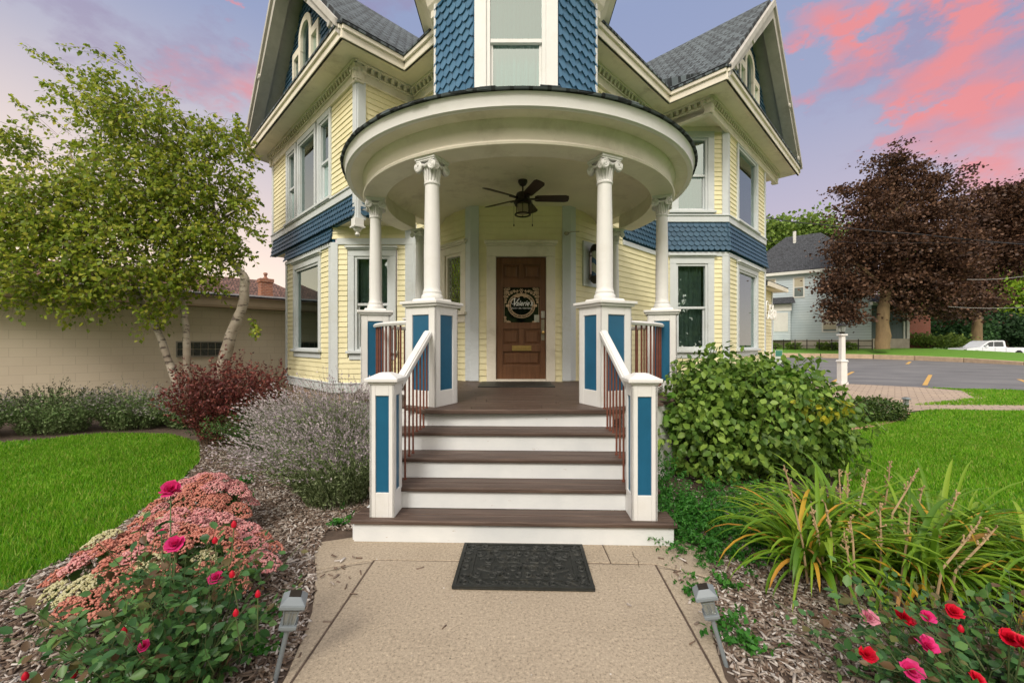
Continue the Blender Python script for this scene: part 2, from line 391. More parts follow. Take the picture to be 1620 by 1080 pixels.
def window(W, g0, g1, z0, z1, cas=.13, style='double', cap=True, curtain_or_fill=None, blind=None, trimmat=None, depth=.45, topcas=None, extra=None, proud=.045, apron=False):
    """g0..g1 / z0..z1 is the glazed opening; casing outside it"""
    tm = trimmat or TRIM; tc_ = topcas or cas; f = .055
    mb = MB()
    o1 = proud
    W.box(mb, g0-cas-f, g0-f, z0-.02, z1+f, -.05, o1); W.box(mb, g1+f, g1+cas+f, z0-.02, z1+f, -.05, o1)
    W.box(mb, g0-cas-f, g1+cas+f, z1+f, z1+f+tc_, -.05, o1)
    W.box(mb, g0-cas-f+.02, g1+cas+f-.02, z0-.20, z0-.075, -.05, o1-.008)
    w = mb.build('window', tm, H, bevel=.006)
    mb = MB(); W.box(mb, g0-cas-f-.03, g1+cas+f+.03, z0-.075, z0-.022, -.05, o1+.05); mb.build('sill', tm, w, bevel=.008)
    if cap:
        mb = MB(); a0, a1 = g0-cas-f-.03, g1+cas+f+.03; zz = z1+f+tc_
        W.box(mb, a0+.015, a1-.015, zz, zz+.03, -.05, o1+.03); W.box(mb, a0-.01, a1+.01, zz+.03, zz+.07, -.05, o1+.065); mb.build('window_cap', tm, w, bevel=.006)
    # frame and sashes
    mb = MB()
    for a, b, c, d, u, v in ((g0-f, g0-.005, z0-.022, z1+f, -.09, .02), (g1+.005, g1+f, z0-.022, z1+f, -.09, .02), (g0-.005, g1+.005, z1+.005, z1+f, -.09, .02), (g0-.005, g1+.005, z0-.022, z0+.012, -.09, .02)):
        W.box(mb, a, b, c, d, u, v)
    zr = (z0+z1)/2
    if style == 'double':
        W.box(mb, g0-.005, g1+.005, zr-.025, zr+.025, -.055, .0)
        for a, b in ((g0-.005, g0+.03), (g1-.03, g1+.005)): W.box(mb, a, b, z0+.012, zr-.025, -.085, -.035)
        W.box(mb, g0+.03, g1-.03, z0+.012, z0+.055, -.085, -.035); 
    mb.build('sash', tm, w, bevel=.004)
    gl = MB()
    def pane(c, d, o): gl.add([W.p(g0-.01, c, o), W.p(g1+.01, c, o), W.p(g1+.01, d, o), W.p(g0-.01, d, o)], [(0, 1, 2, 3)])
    if style == 'double': pane(zr-.01, z1+.01, -.035); pane(z0, zr, -.06)
    else: pane(z0, z1+.01, -.03)
    gl.build('glass_pane', GLASS, w)
    inn = MB()
    a0, a1, b0, b1 = g0-f, g1+f, z0-.03, z1+.05
    for q in (((a0, b0, -depth), (a1, b0, -depth), (a1, b1, -depth), (a0, b1, -depth)), ((a0, b0, -.07), (a0, b1, -.07), (a0, b1, -depth), (a0, b0, -depth)), ((a1, b0, -.07), (a1, b1, -.07), (a1, b1, -depth), (a1, b0, -depth)),
              ((a0, b0, -.07), (a1, b0, -.07), (a1, b0, -depth), (a0, b0, -depth)), ((a0, b1, -.07), (a1, b1, -.07), (a1, b1, -depth), (a0, b1, -depth))):
        inn.add([W.p(x, y, o) for x, y, o in q], [(0, 1, 2, 3)])
    inn.build('dark_room', DARKIN, w)
    if curtain_or_fill:
        for (u0, u1, c0, c1, cm) in curtain_or_fill:
            mb = MB(); n = max(6, int((u1-u0)/.012)); vs = []
            for i in range(n+1):
                s = u0+(u1-u0)*i/n; o = -.16+.018*math.sin(s*75+.6*math.sin(s*13))+.008*math.sin(s*190)
                vs += [W.p(s, c0, o), W.p(s, c1, o)]
            mb.add(vs, [(2*i, 2*i+2, 2*i+3, 2*i+1) for i in range(n)]); mb.build('curtain_or_fill', cm, w, smooth=True, recalc=False)  # ground-floor sashes get an added grey sheet here, in place of reflections
    return w
V2 = lambda x, y: Vector((x, y))
L = V2(-2.759, 7.357); RL = V2(-1.948, 8.168); DL = V2(-.68, 6.90); DR = V2(.966, 6.90); RR = V2(3.25, 9.184); RC = V2(4.03, 8.404)
FL = L+V2(-3.62, 3.62); FR = RC+V2(3.72, 3.72)
B1 = V2(-3.57, 8.168); B2 = L+V2(-2.81, 2.81); B3 = V2(B2.x, B2.y+1.6)
C1 = V2(4.806, 9.184); C2 = RC+V2(2.944, 2.944); C3 = V2(C2.x, C2.y+1.6)
OUTL = (-1, -1); OUTR = (1, -1)
wFace = Wall(DL, DR, (0, -1)); wML = Wall(DL, RL, OUTL); wMR = Wall(DR, RR, OUTR)
wLs = Wall(L, RL, OUTR); wLe = Wall(L, FL, OUTL); wRs = Wall(RR, RC, OUTL); wRe = Wall(RC, FR, OUTR)
bF = Wall(B1, RL, (0, -1)); bE = Wall(B1, B2, OUTL); bS = Wall(B2, B3, (-1, 0))
cF = Wall(RR, C1, (0, -1)); cE = Wall(C1, C2, OUTR); cS = Wall(C2, C3, (1, 0))
ZS = 6.5; ZB = .52; ZSK = .70
def sx(W, x): return (x-W.p0.x)/W.d.x      # wall coordinate of a world X
# --- left bay, ground floor
g = (sx(bF, -3.07), sx(bF, -2.48))
siding(bF, 0, bF.len, ZSK, 3.46, [(g[0]-.2, g[1]+.2, 1.2, 3.36)])
siding(bF, 0, bF.len, 3.575, 3.82)
window(bF, g[0], g[1], 1.375, 3.17, cas=.125, curtain_or_fill=[(g[0], g[1], 1.38, 3.19, PANE_FILL)])
ge = ((1.318-.811)*1.414, (2.28-.811)*1.414)
siding(bE, 0, bE.len, ZSK, 3.50, [(ge[0]-.14, ge[1]+.14, 1.2, 3.4)])
window(bE, ge[0], ge[1], 1.39, 3.16, cas=.11, style='picture', topcas=.13)
siding(bS, 0, bS.len, ZSK, 3.5)
siding(wML, 0, wML.len, .86, 6.25, [(sx(wML, -1.0)-.36, sx(wML, -1.0)+.36, 1.93, 3.14)])
siding(wFace, 0, wFace.len, .86, 3.95, [(sx(wFace, -.36), sx(wFace, .66), .8, 3.06)])
siding(wMR, 0, 1.7, .86, 3.9); siding(wMR, 1.7, wMR.len, .86, 3.50); siding(wMR, 0, wMR.len, 4.35, 6.25, [(sx(wMR, 2.05)-.02, sx(wMR, 2.75)+.02, 4.4, 6.2)])
siding(cF, 0, cF.len, ZSK, 3.50, [(sx(cF, 3.58), sx(cF, 4.5), 1.2, 3.36)])
siding(cF, 0, cF.len, 4.30, 6.32, [(sx(cF, 3.58), sx(cF, 4.5), 4.28, 6.2)])
gc = (sx(cF, 3.71), sx(cF, 4.31))
window(cF, gc[0], gc[1], 1.37, 3.22, cas=.14, curtain_or_fill=[(gc[0], gc[1], 1.38, 3.24, PANE_FILL)])
window(cF, gc[0], gc[1], 4.47, 6.02, cas=.14, cap=False, curtain_or_fill=[(gc[0], gc[1], 4.47, 6.02, CURTAIN)])
gr = ((9.75-9.184)*1.414-.02, (10.7-9.184)*1.414)
siding(cE, 0, cE.len, ZSK, 3.50, [(gr[0]-.14, gr[1]+.14, 1.2, 3.4)])
siding(cE, 0, cE.len, 4.30, 6.32, [(gr[0]-.14, gr[1]+.14, 4.1, 6.3)])
window(cE, gr[0], gr[1], 1.39, 3.20, cas=.11, style='picture')
window(cE, gr[0], gr[1], 4.42, 6.10, cas=.11, style='picture', cap=False)
siding(cS, 0, cS.len, ZSK, 6.32)
# upper left wing
HL = wLe.len
hs = [(.50, .98), (2.07-.01, 3.05), (3.36, 3.80)]
gu = [(.95*1.414, 1.25*1.414), (1.47*1.414, 2.10*1.414), (2.37*1.414, 2.66*1.414)]
gu = [(1.30, 1.72), (2.10, 2.98), (3.36, 3.78)]
siding(wLe, 0, HL, 4.34, 6.25, [(1.15, 3.95, 4.3, 6.26)])
for i, (a, b) in enumerate(gu):
    window(wLe, a, b, 4.43, 6.02, cas=.10 if i != 1 else .085, style='picture' if i == 1 else 'double', cap=False, topcas=.16)
siding(wLs, 0, wLs.len, 4.34, 6.25)
backing(wLs, 0, wLs.len, 3.8, 4.34, BLUE); backing(wLe, 0, HL, 3.8, 4.34, BLUE); backing(bE, 0, bE.len, 3.5, 4.0, BLUE)
backing(cF, 0, cF.len, 3.5, 4.30, BLUE); backing(cE, 0, cE.len, 3.5, 4.30, BLUE); backing(cS, 0, cS.len, 3.5, 4.30, BLUE); backing(wMR, 1.7, wMR.len, 3.5, 4.35, BLUE)
scales(wLe, .03, HL, 3.79, 4.2, flare=.04); scales(wLs, .03, wLs.len, 3.79, 4.2, flare=.04)
scales(Wall(B1+V2(.0, 0), B2, OUTL), -.02, bE.len+.02, 3.50, 3.80, flare=.06, row=.098)
scales(cF, -.02, cF.len+.05, 3.56, 4.2, flare=.07); scales(cE, -.04, cE.len+.04, 3.56, 4.2, flare=.07); scales(cS, 0, cS.len, 3.56, 4.2, flare=.05); scales(wMR, 1.7, wMR.len, 3.56, 4.2, flare=.04)
# belt boards above the bands, skirt boards, frieze boards
for W, a, b in ((wLe, -.03, HL+.03), (wLs, -.03, wLs.len), (cF, 0, cF.len+.02), (cE, -.02, cE.len+.02), (cS, 0, cS.len), (wMR, 0, wMR.len)):
    trim(W, [(a, b, 4.20, 4.34, -.02, .045), (a, b, 4.335, 4.365, -.02, .07)])
for W in (cF, cE, bF, bE, bS, cS):
    trim(W, [(-.02, W.len+.02, ZB, ZSK, -.06, .035), (-.02, W.len+.02, ZSK-.006, ZSK+.022, -.05, .055)], name='skirt_board')
for W in (cF, cE, wMR, cS):
    trim(W, [(-.01 if W is not wMR else 1.7, W.len+.01, 3.44, 3.535, -.02, .04)])
trim(bF, [(.1, bF.len, 3.455, 3.58, -.02, .04)]); trim(bE, [(0, bE.len, 3.42, 3.50, -.02, .05)])
# corner boards
def cboard(p, z0, z1, w=.15, a=None, mat=None, th=.035):
    mb = MB()
    for W, s0, s1 in p: W.box(mb, s0, s1, z0, z1, -.02, th)
    return mb.build('corner_board', mat or TRIM, H, bevel=.006)
cboard([(bF, -.015, .12), (bE, -.015, .12)], ZSK+.02, 3.5); cboard([(bE, bE.len-.1, bE.len+.015), (bS, -.01, .1)], ZSK+.02, 3.5)
cboard([(bF, bF.len-.17, bF.len)], ZSK+.02, 3.82); cboard([(wML, wML.len-.12, wML.len)], .87, 3.82)
cboard([(wFace, -.015, .125), (wML, -.015, .125)], .87, 3.9, th=.04); cboard([(wFace, wFace.len-.125, wFace.len+.015), (wMR, -.015, .125)], .87, 3.9, th=.04)
cboard([(cF, cF.len-.12, cF.len+.015), (cE, -.015, .10)], ZSK+.02, 3.45); cboard([(cE, cE.len-.1, cE.len+.015), (cS, 0, .1)], ZSK+.02, 3.45)
cboard([(cF, cF.len-.12, cF.len+.015), (cE, -.015, .10)], 4.36, 6.3); cboard([(cE, cE.len-.1, cE.len+.015), (cS, 0, .1)], 4.36, 6.3)
cboard([(wLe, -.02, .13), (wLs, -.02, .13)], 3.72, 6.2, th=.045); cboard([(wLe, HL-.11, HL+.02)], 3.8, 6.2)
# pendant drop under the overhanging corner
mb = MB(); c = L+V2(0, -.02)
mb.obox((c.x, c.y), .16, .16, 3.58, 3.72, math.pi/4); mb.obox((c.x, c.y), .20, .20, 3.56, 3.585, math.pi/4)
mb.lathe([(.0, -.16), (.025, -.15), (.045, -.12), (.03, -.09), (.025, -.075), (.06, -.05), (.07, -.03), (.05, 0)], (c.x, c.y, 3.56), 16)
mb.build('corner_pendant', WHITE, H, smooth=True)
# frieze, bed mould, dentils, capitals at the corners
def frieze(W, a, b):
    f = trim(W, [(a, b, 6.20, 6.36, -.02, .045), (a, b, 6.185, 6.21, -.02, .06), (a, b, 6.34, 6.37, -.02, .075), (a, b, 6.46, ZS, -.02, .13)], CREAM, name='frieze')
    mb = MB(); n = int((b-a)/.125)
    for i in range(n):
        s = a+(i+.5)*(b-a)/n
        mb.hexa([W.p(s-.028, 6.375, .0), W.p(s+.028, 6.375, .0), W.p(s+.028, 6.375, .085), W.p(s-.028, 6.375, .085), W.p(s-.028, 6.46, .0), W.p(s+.028, 6.46, .0), W.p(s+.028, 6.46, .11), W.p(s-.028, 6.46, .11)])
    mb.build('dentil_row', CREAM, f)
    mb = MB(); W.box(mb, a, b, 6.37, 6.46, -.02, .03); mb.build('frieze_back', SOFFIT, f)
frieze(wLe, -.1, HL+.05); frieze(wLs, -.1, wLs.len-.05); frieze(wML, .2, wML.len-.05); frieze(wMR, .2, wMR.len-.05); frieze(wRs, .05, wRs.len+.08); frieze(wRe, -.08, wRe.len+.05)
for P, s in ((L, 1), (RC, 1), (FL, 1), (FR, 1)):
    mb = MB(); z0 = 6.14 if P in (L,) else 6.20
    mb.obox((P.x, P.y), .17, .17, z0, z0+.03, math.pi/4); mb.obox((P.x, P.y), .14, .14, z0+.03, z0+.17, math.pi/4, 1.3); mb.obox((P.x, P.y), .20, .20, z0+.17, z0+.30, math.pi/4, 1.1)
    for q in range(4):
        aa = math.pi/4*1+q*math.pi/2; cc_ = Vector((P.x+.10*math.cos(aa), P.y+.10*math.sin(aa), z0+.21))
        for kx in (-.05, .05): c2_ = cc_+Vector((-math.sin(aa), math.cos(aa), 0))*kx; mb.tube([c2_, c2_+Vector((math.cos(aa), math.sin(aa), 0))*.03], [.045, .03], 12)
    mb.build('corner_bracket', CREAM, H, bevel=.02)
# soffits over the cut corners
def poly(name, pts, mat, off=(0, 0, .03), parent=H):
    mb = MB(); mb.prism(pts, off); return mb.build(name, mat, parent)
def P3(v, z): return (v.x, v.y, z)
poly('soffit', [P3(RR, 6.32), P3(RC, 6.32), P3(C1, 6.32)], SOFFIT, (0, 0, .05)); poly('soffit', [P3(C2, 6.32), P3(FR, 6.32), P3(C3, 6.32)], SOFFIT, (0, 0, .05))
poly('soffit', [P3(RL, 3.82), P3(L+V2(0, .02), 3.82), P3(B1, 3.82)], SOFFIT, (0, 0, .05)); poly('soffit', [P3(B2, 3.82), P3(FL, 3.82), P3(B3, 3.82)], SOFFIT, (0, 0, .05))
trim(wRs, [(.02, wRs.len+.04, 6.18, 6.33, -.06, .045)], CREAM)
trim(cF, [(0, cF.len, 6.20, 6.32, -.02, .03)], CREAM)
# eaves
OV = .707
eL = L+V2(0, -OV); eRL = RL+V2(0, -OV); eFL = FL+V2(-OV, 0); eRR = RR+V2(0, -OV); eR = RC+V2(0, -OV); eFR = FR+V2(OV, 0)
tl = V2(-.9, 6.413); tr = V2(1.0, 6.227)
sof = [eFL, eL, eRL, tl, tr, eRR, eR, eFR, V2(5.5, 15.2), V2(-4.2, 15.2)]
poly('soffit', [P3(v, ZS) for v in sof], SOFFIT, (0, 0, .04))
def fascia(a, b, out, nm='fascia'):
    W = Wall(a, b, out); mb = MB()
    W.box(mb, -.0, W.len+.0, 6.44, 6.62, -.03, .012); W.box(mb, -.0, W.len, 6.58, 6.66, -.03, .05)
    W.box(mb, 0, W.len, 6.44, 6.475, -.03, .022)
    f = mb.build(nm, CREAM, H, bevel=.006)
    mb = MB(); W.box(mb, -.02, W.len+.02, 6.655, 6.695, -.1, .07); mb.build('drip_edge', SHING, f)
fascia(eFL, eL, OUTL); fascia(eL, eRL, OUTR); fascia(eRL, tl, OUTL); fascia(tr, eRR, OUTR); fascia(eRR, eR, OUTL); fascia(eR, eFR, OUTR)
# main low roof
mb = MB(); n = len(sof); mb.add([P3(v, 6.67) for v in sof]+[(.1, 11.5, 8.1)], [(i, (i+1) % n, n) for i in range(n)]); mb.build('roof', SHING, H)
def roof_plane(name, pts, thick=.07, mat=None, parent=H):
    """a sloping roof sheet as an object whose own X runs along the eave and Y up the slope"""
    pts = [Vector(p) for p in pts]; x = (pts[1]-pts[0]).normalized(); nrm = x.cross(pts[-1]-pts[0]).normalized()
    if nrm.z < 0: nrm = -nrm
    y = nrm.cross(x); m = Matrix((x, y, nrm)).transposed().to_4x4(); m.translation = pts[0]; im = m.inverted()
    mb = MB(); mb.prism([im @ p for p in pts], (0, 0, thick)); o = mb.build(name, mat or SHING, parent); o.matrix_world = m; return o
def wing(A, d_in, d_al, wlen, side):
    """gabled wing: A near corner, d_in into the house, d_al along the end wall"""
    def g(p, q, z): return (A.x+d_in.x*p+d_al.x*q, A.y+d_in.y*p+d_al.y*q, z)
    ov = .5; rz = 9.72; ez = 6.68; rl = 2.96
    hw = wlen/2
    roof_plane('roof', [g(-ov, -ov, ez), g(.65, -ov, ez), g(rl, hw, rz), g(-ov, hw, rz)])
    roof_plane('roof', [g(-ov, wlen+ov, ez), g(.65, wlen+ov, ez), g(rl, hw, rz), g(-ov, hw, rz)])
    poly('roof', [g(.65, -ov, ez), g(rl, hw, rz), g(.65, wlen+ov, ez)], SHING, (0, 0, -.02))
    # rake boards, rake soffit
    for q0, sgn in ((-ov, 1), (wlen+ov, -1)):
        run = hw+ov; sl = (rz-ez)/run
        for nm, p0, p1, drop, up, mat in (('rake_board', -ov-.05, -ov+.20, .30, .0, RAKE), ('rake_crown', -ov-.10, -ov-.05, .10, .03, RAKE), ('rake_soffit', -ov+.20, .02, .16, -.12, RAKE)):
            mb = MB(); a = []
            for p in (p0, p1):
                for (q, z) in ((q0, ez), (hw, rz)):
                    a.append((p, q0 if q == q0 else hw, z))
            def pt(p, q, dz): return g(p, q, ez+abs(q-q0)*sl+dz)
            qa = q0+sgn*(0.02); e = drop/1.0
            mb.hexa([pt(p0, qa, -e if nm != 'rake_board' else -.20), pt(p0, hw, -e*1.35), pt(p1, hw, -e*1.35), pt(p1, qa, -e if nm != 'rake_board' else -.20),
                     pt(p0, qa, up), pt(p0, hw, up), pt(p1, hw, up), pt(p1, qa, up)])
            mb.build(nm, mat, H)
    for q in (.35, 1.45):      # round boss on the near rake board
        for sgn, qq in ((1, -ov+q), (-1, wlen+ov-q)):
            mb = MB(); c = Vector(g(-ov-.05, qq, ez+q*(rz-ez)/(hw+ov)-.20)); nn = Vector((-d_in.x, -d_in.y, 0))
            mb.tube([c, c+nn*.03], [.075, .055], 14); mb.build('rake_boss', RAKE, H)
    # gable wall
    W = Wall(A, A+d_al*wlen, (-d_in.x, -d_in.y))
    mb = MB(); mb.prism([g(0.02, .0, 6.6), g(.02, wlen, 6.6), g(.02, hw, 6.6+(hw)*1.0-.02)], (d_in.x*.05, d_in.y*.05, 0)); mb.build('gable_wall', BLUE, H)
    topz = lambda s: 6.68+(min(s, wlen-s)+ov)*(rz-ez)/(hw+ov)-.25
    win = lambda s, z: abs(s-hw) < .82 and z < (8.25 if abs(s-hw) > .33 else 8.75)
    scales(W, .0, wlen, 6.66, 9.5, clip=lambda s, z: z < topz(s)-.05 and not win(s, z), name='gable_shingles')
    # pent sheet over the eave return
    poly('pent_roof', [g(-ov-.05, -ov, 6.68), g(-ov-.05, wlen+ov, 6.68), g(0, wlen+.1, 6.80), g(0, -.1, 6.80)], SHING, (0, 0, .02))
    # triple window with arched centre
    mb = MB(); o1 = .06
    for a, b in ((hw-.82, hw-.72), (hw-.40, hw-.27), (hw+.27, hw+.40), (hw+.72, hw+.82)): W.box(mb, a, b, 6.80, 8.14, -.02, o1)
    for a, b in ((hw-.82, hw-.27), (hw+.27, hw+.82)): W.box(mb, a, b, 8.12, 8.28, -.02, o1-.001)
    W.box(mb, hw-.82, hw+.82, 6.78, 6.86, -.02, o1+.03)
    W.box(mb, hw-.40, hw-.26, 8.12, 8.4, -.02, o1-.002); W.box(mb, hw+.26, hw+.40, 8.12, 8.4, -.02, o1-.002)
    n = 14; vs = []
    for i in range(n+1):
        t = math.pi*i/n
        for r in (.26, .40):
            for o in (-.02, o1): vs.append(W.p(hw+r*math.cos(t), 8.39+r*math.sin(t), o))
    fs = []
    for i in range(n):
        b = 4*i; fs += [(b+1, b+3, b+7, b+5), (b, b+1, b+5, b+4), (b+3, b+2, b+6, b+7)]
    mb.add(vs, fs); w = mb.build('gable_window', CREAM, H)
    gl = MB()
    for a, b in ((hw-.72, hw-.40), (hw+.40, hw+.72)): gl.add([W.p(a, 6.86, .004), W.p(b, 6.86, .004), W.p(b, 8.12, .004), W.p(a, 8.12, .004)], [(0, 1, 2, 3)])
    arc = [W.p(hw-.26, 6.86, .004), W.p(hw+.26, 6.86, .004)]+[W.p(hw+.26*math.cos(math.pi*i/12), 8.39+.26*math.sin(math.pi*i/12), .004) for i in range(13)]
    gl.add(arc, [tuple(range(len(arc)))]); gl.build('glass_pane', GLASS, w)
wing(L, V2(R2, R2), V2(-R2, R2), wLe.len, 1); wing(RC, V2(-R2, R2), V2(R2, R2), wRe.len, 1)
# window of the main right wall upstairs, half hidden by the porch roof
window(wMR, sx(wMR, 2.18), sx(wMR, 2.75), 4.6, 6.02, cas=.13, cap=True, topcas=.10)
# leaded window left of the door
c = sx(wML, -1.011); wlead = window(wML, c-.18, c+.18, 2.06, 3.01, cas=.12, style='picture', cap=True, trimmat=CREAM)
mb = MB()
for k in range(-6, 12):
    for sg in (1, -1):
        a = [(c-.18, 2.06+k*.12*1.0)]; s0, s1 = c-.18, c+.18; z0 = 2.06+k*.12; z1 = z0+.36*1.55*1
        if sg < 0: z0, z1 = z1, z0
        t0, t1 = 0, 1
        for lo, hi in ((2.06, 3.01),):
            dz = z1-z0
            ta, tb = sorted(((lo-z0)/dz, (hi-z0)/dz)); t0, t1 = max(0, ta), min(1, tb)
        if t1 > t0: mb.tube([wML.p(s0+(s1-s0)*t0, z0+(z1-z0)*t0, -.026), wML.p(s0+(s1-s0)*t1, z0+(z1-z0)*t1, -.026)], .005, 4)
mb.build('lead_came', PEWTER, wlead)
# foundation
for W in (bF, bE, bS, cF, cE, cS):
    mb = MB(); x = 0
    for r in range(4):
        s = -.0-(r % 2)*.17; 
        while s < W.len:
            l = random.uniform(.3, .42); a, b = max(0, s+.006), min(W.len, s+l-.006)
            if b-a > .03: W.box(mb, a, b, -.08+r*.15+.006, -.08+(r+1)*.15-.006, -.2, -.02+random.uniform(-.01, .01))
            s += l
    mb.build('foundation', STONE, H, bevel=.01)
mb = MB(); mb.prism([P3(B3, -.05), P3(B2+V2(.15, .05), -.05), P3(B1+V2(.08, .15), -.05), P3(RL+V2(0, .15), -.05), P3(DL+V2(0, .2), -.05), P3(DR+V2(0, .2), -.05), P3(RR+V2(0, .15), -.05), P3(C1+V2(-.08, .15), -.05), P3(C2+V2(-.15, .05), -.05), P3(C3+V2(-.1, 0), -.05)], (0, 0, .56)); mb.build('foundation', STONE, H)
# ---------------- turret
TX = .054; TY = 5.40; th = .545; ts = .62
t1, t2, t3, t4 = V2(TX-th-ts, TY+ts), V2(TX-th, TY), V2(TX+th, TY), V2(TX+th+ts, TY+ts)
tF = Wall(t2, t3, (0, -1)); tL = Wall(t1, t2, OUTL); tR = Wall(t3, t4, OUTR); tLs = Wall(t1, t1+V2(0, 1.6), (-1, 0)); tRs = Wall(t4, t4+V2(0, 1.6), (1, 0))
for W in (tL, tR, tLs, tRs): backing(W, 0, W.len, 3.85, 6.45, BLUE, name='turret_wall')
kk = lambda z: 'dia' if z < 5.68 else 'round'
for W in (tL, tR): scales(W, 0, W.len, 4.02, 6.38, w=.145, row=.137, kinds=kk, name='turret_shingles')
gT = (tF.len/2-.335, tF.len/2+.335)
window(tF, gT[0], gT[1], 4.75, 6.2, cas=.155, cap=False, trimmat=WHITE, curtain_or_fill=[(gT[0], gT[1], 4.76, 6.2, CURTAIN)], depth=.3)
trim(tF, [(0, tF.len, 3.9, 4.60, -.05, .04), (0, .012, 4.5, 6.4, -.05, .042), (tF.len-.012, tF.len, 4.5, 6.4, -.05, .042), (0, tF.len, 6.38, 6.46, -.05, .05)], WHITE, name='turret_wall')
cboard([(tLs, -.01, .10), (tL, -.01, .03)], 3.9, 6.45, mat=WHITE); cboard([(tRs, -.01, .10), (tR, tR.len-.03, tR.len+.01)], 3.9, 6.45, mat=WHITE)
mb = MB(); mb.lathe([(.0, 6.28), (1.35, 6.28), (1.38, 6.36), (1.40, 6.46), (1.44, 6.58), (1.53, 6.66), (1.62, 6.80), (1.66, 6.84), (1.66, 6.95), (0, 7.0)], (TX, 6.63, 0), 8, math.pi/8, math.pi/8+2*math.pi)
mb = MB()
oc = [(math.pi/8+i*math.pi/4) for i in range(8)]
mb.lathe([(1.31, 6.30), (1.37, 6.34), (1.37, 6.44), (1.42, 6.50), (1.46, 6.62), (1.56, 6.72), (1.68, 6.80), (1.70, 6.92), (1.0, 6.95), (1.0, 6.30)], (TX, 6.66, 0), 8, math.pi/8, math.pi/8+2*math.pi, closed=True)
mb.build('turret_cornice', CREAM, H)
mb = MB(); mb.lathe([(1.74, 6.94), (0.02, 10.4)], (TX, 6.66, 0), 8, math.pi/8, math.pi/8+2*math.pi); mb.build('turret_roof', SHING, H)
# ---------------- round porch
PX, PY = .09, 6.14
mb = MB()   # front arc from wall to wall
A0, A1 = math.radians(-205), math.radians(25)
mb.lathe([(2.37, 3.66), (2.39, 3.67), (2.40, 3.77), (2.415, 3.79), (2.33, 3.80), (2.33, 3.67)], (PX, PY, 0), 128, A0, A1, closed=True); mb.build('porch_fascia', WHITE, H, smooth=True)
mb = MB(); mb.lathe([(2.17, 3.672), (2.34, 3.672), (2.34, 3.70), (2.17, 3.70)], (PX, PY, 0), 128, A0, A1, closed=True); mb.build('porch_soffit', CREAM, H, smooth=True)
mb = MB(); mb.lathe([(1.89, 3.43), (2.17, 3.43), (2.178, 3.45), (2.165, 3.47), (2.15, 3.475), (2.15, 3.60), (2.18, 3.64), (2.185, 3.674), (1.93, 3.69), (1.90, 3.62)], (PX, PY, 0), 128, A0, A1, closed=True); mb.build('porch_beam', CREAM, H, smooth=True)
mb = MB(); mb.lathe([(0.001, 3.80), (1.55, 3.79), (1.80, 3.75), (1.93, 3.66), (2.3, 3.70), (2.3, 3.79), (.001, 4.0)], (PX, PY, 0), 96)
mb.build('porch_ceiling', SOFFIT, H, smooth=True)
mb = MB(); mb.lathe([(2.44, 3.795), (2.45, 3.812), (1.9, 3.93), (0.9, 4.10), (.001, 4.16), (.001, 4.09), (2.2, 3.83)], (PX, PY, 0), 128, closed=True); pr = mb.build('porch_roof', SHING, H)
mb = MB()   # ragged shingle edge
for lay in range(3):
    a = A0
    while a < A1:
        w = random.uniform(.05, .11)/2.4*2; r = 2.43+random.uniform(-.015, .028)-.01*lay; z = 3.803+lay*.011+random.uniform(-.002, .005); dr = random.uniform(-.012, .004)
        q = []
        for aa in (a, a+w):
            for rr, zz in ((r, z+dr), (r-.35, z+.07)): q.append((PX+rr*math.cos(aa), PY+rr*math.sin(aa), zz))
        v = [q[0], q[2], q[3], q[1]]; mb.hexa(v+[(x, y, zz+.008) for x, y, zz in v]); a += w*random.uniform(.8, .98)
mb.build('shingle_edge', SHING, H)
def spiral(c, u, w, r0, turns=2.1, n=26, sgn=1):
    return [c+(u*math.cos(sgn*t)+w*math.sin(t))*(r0*(1-.80*i/n)) for i in range(n+1) for t in [math.pi/2-0+turns*2*math.pi*i/n]]
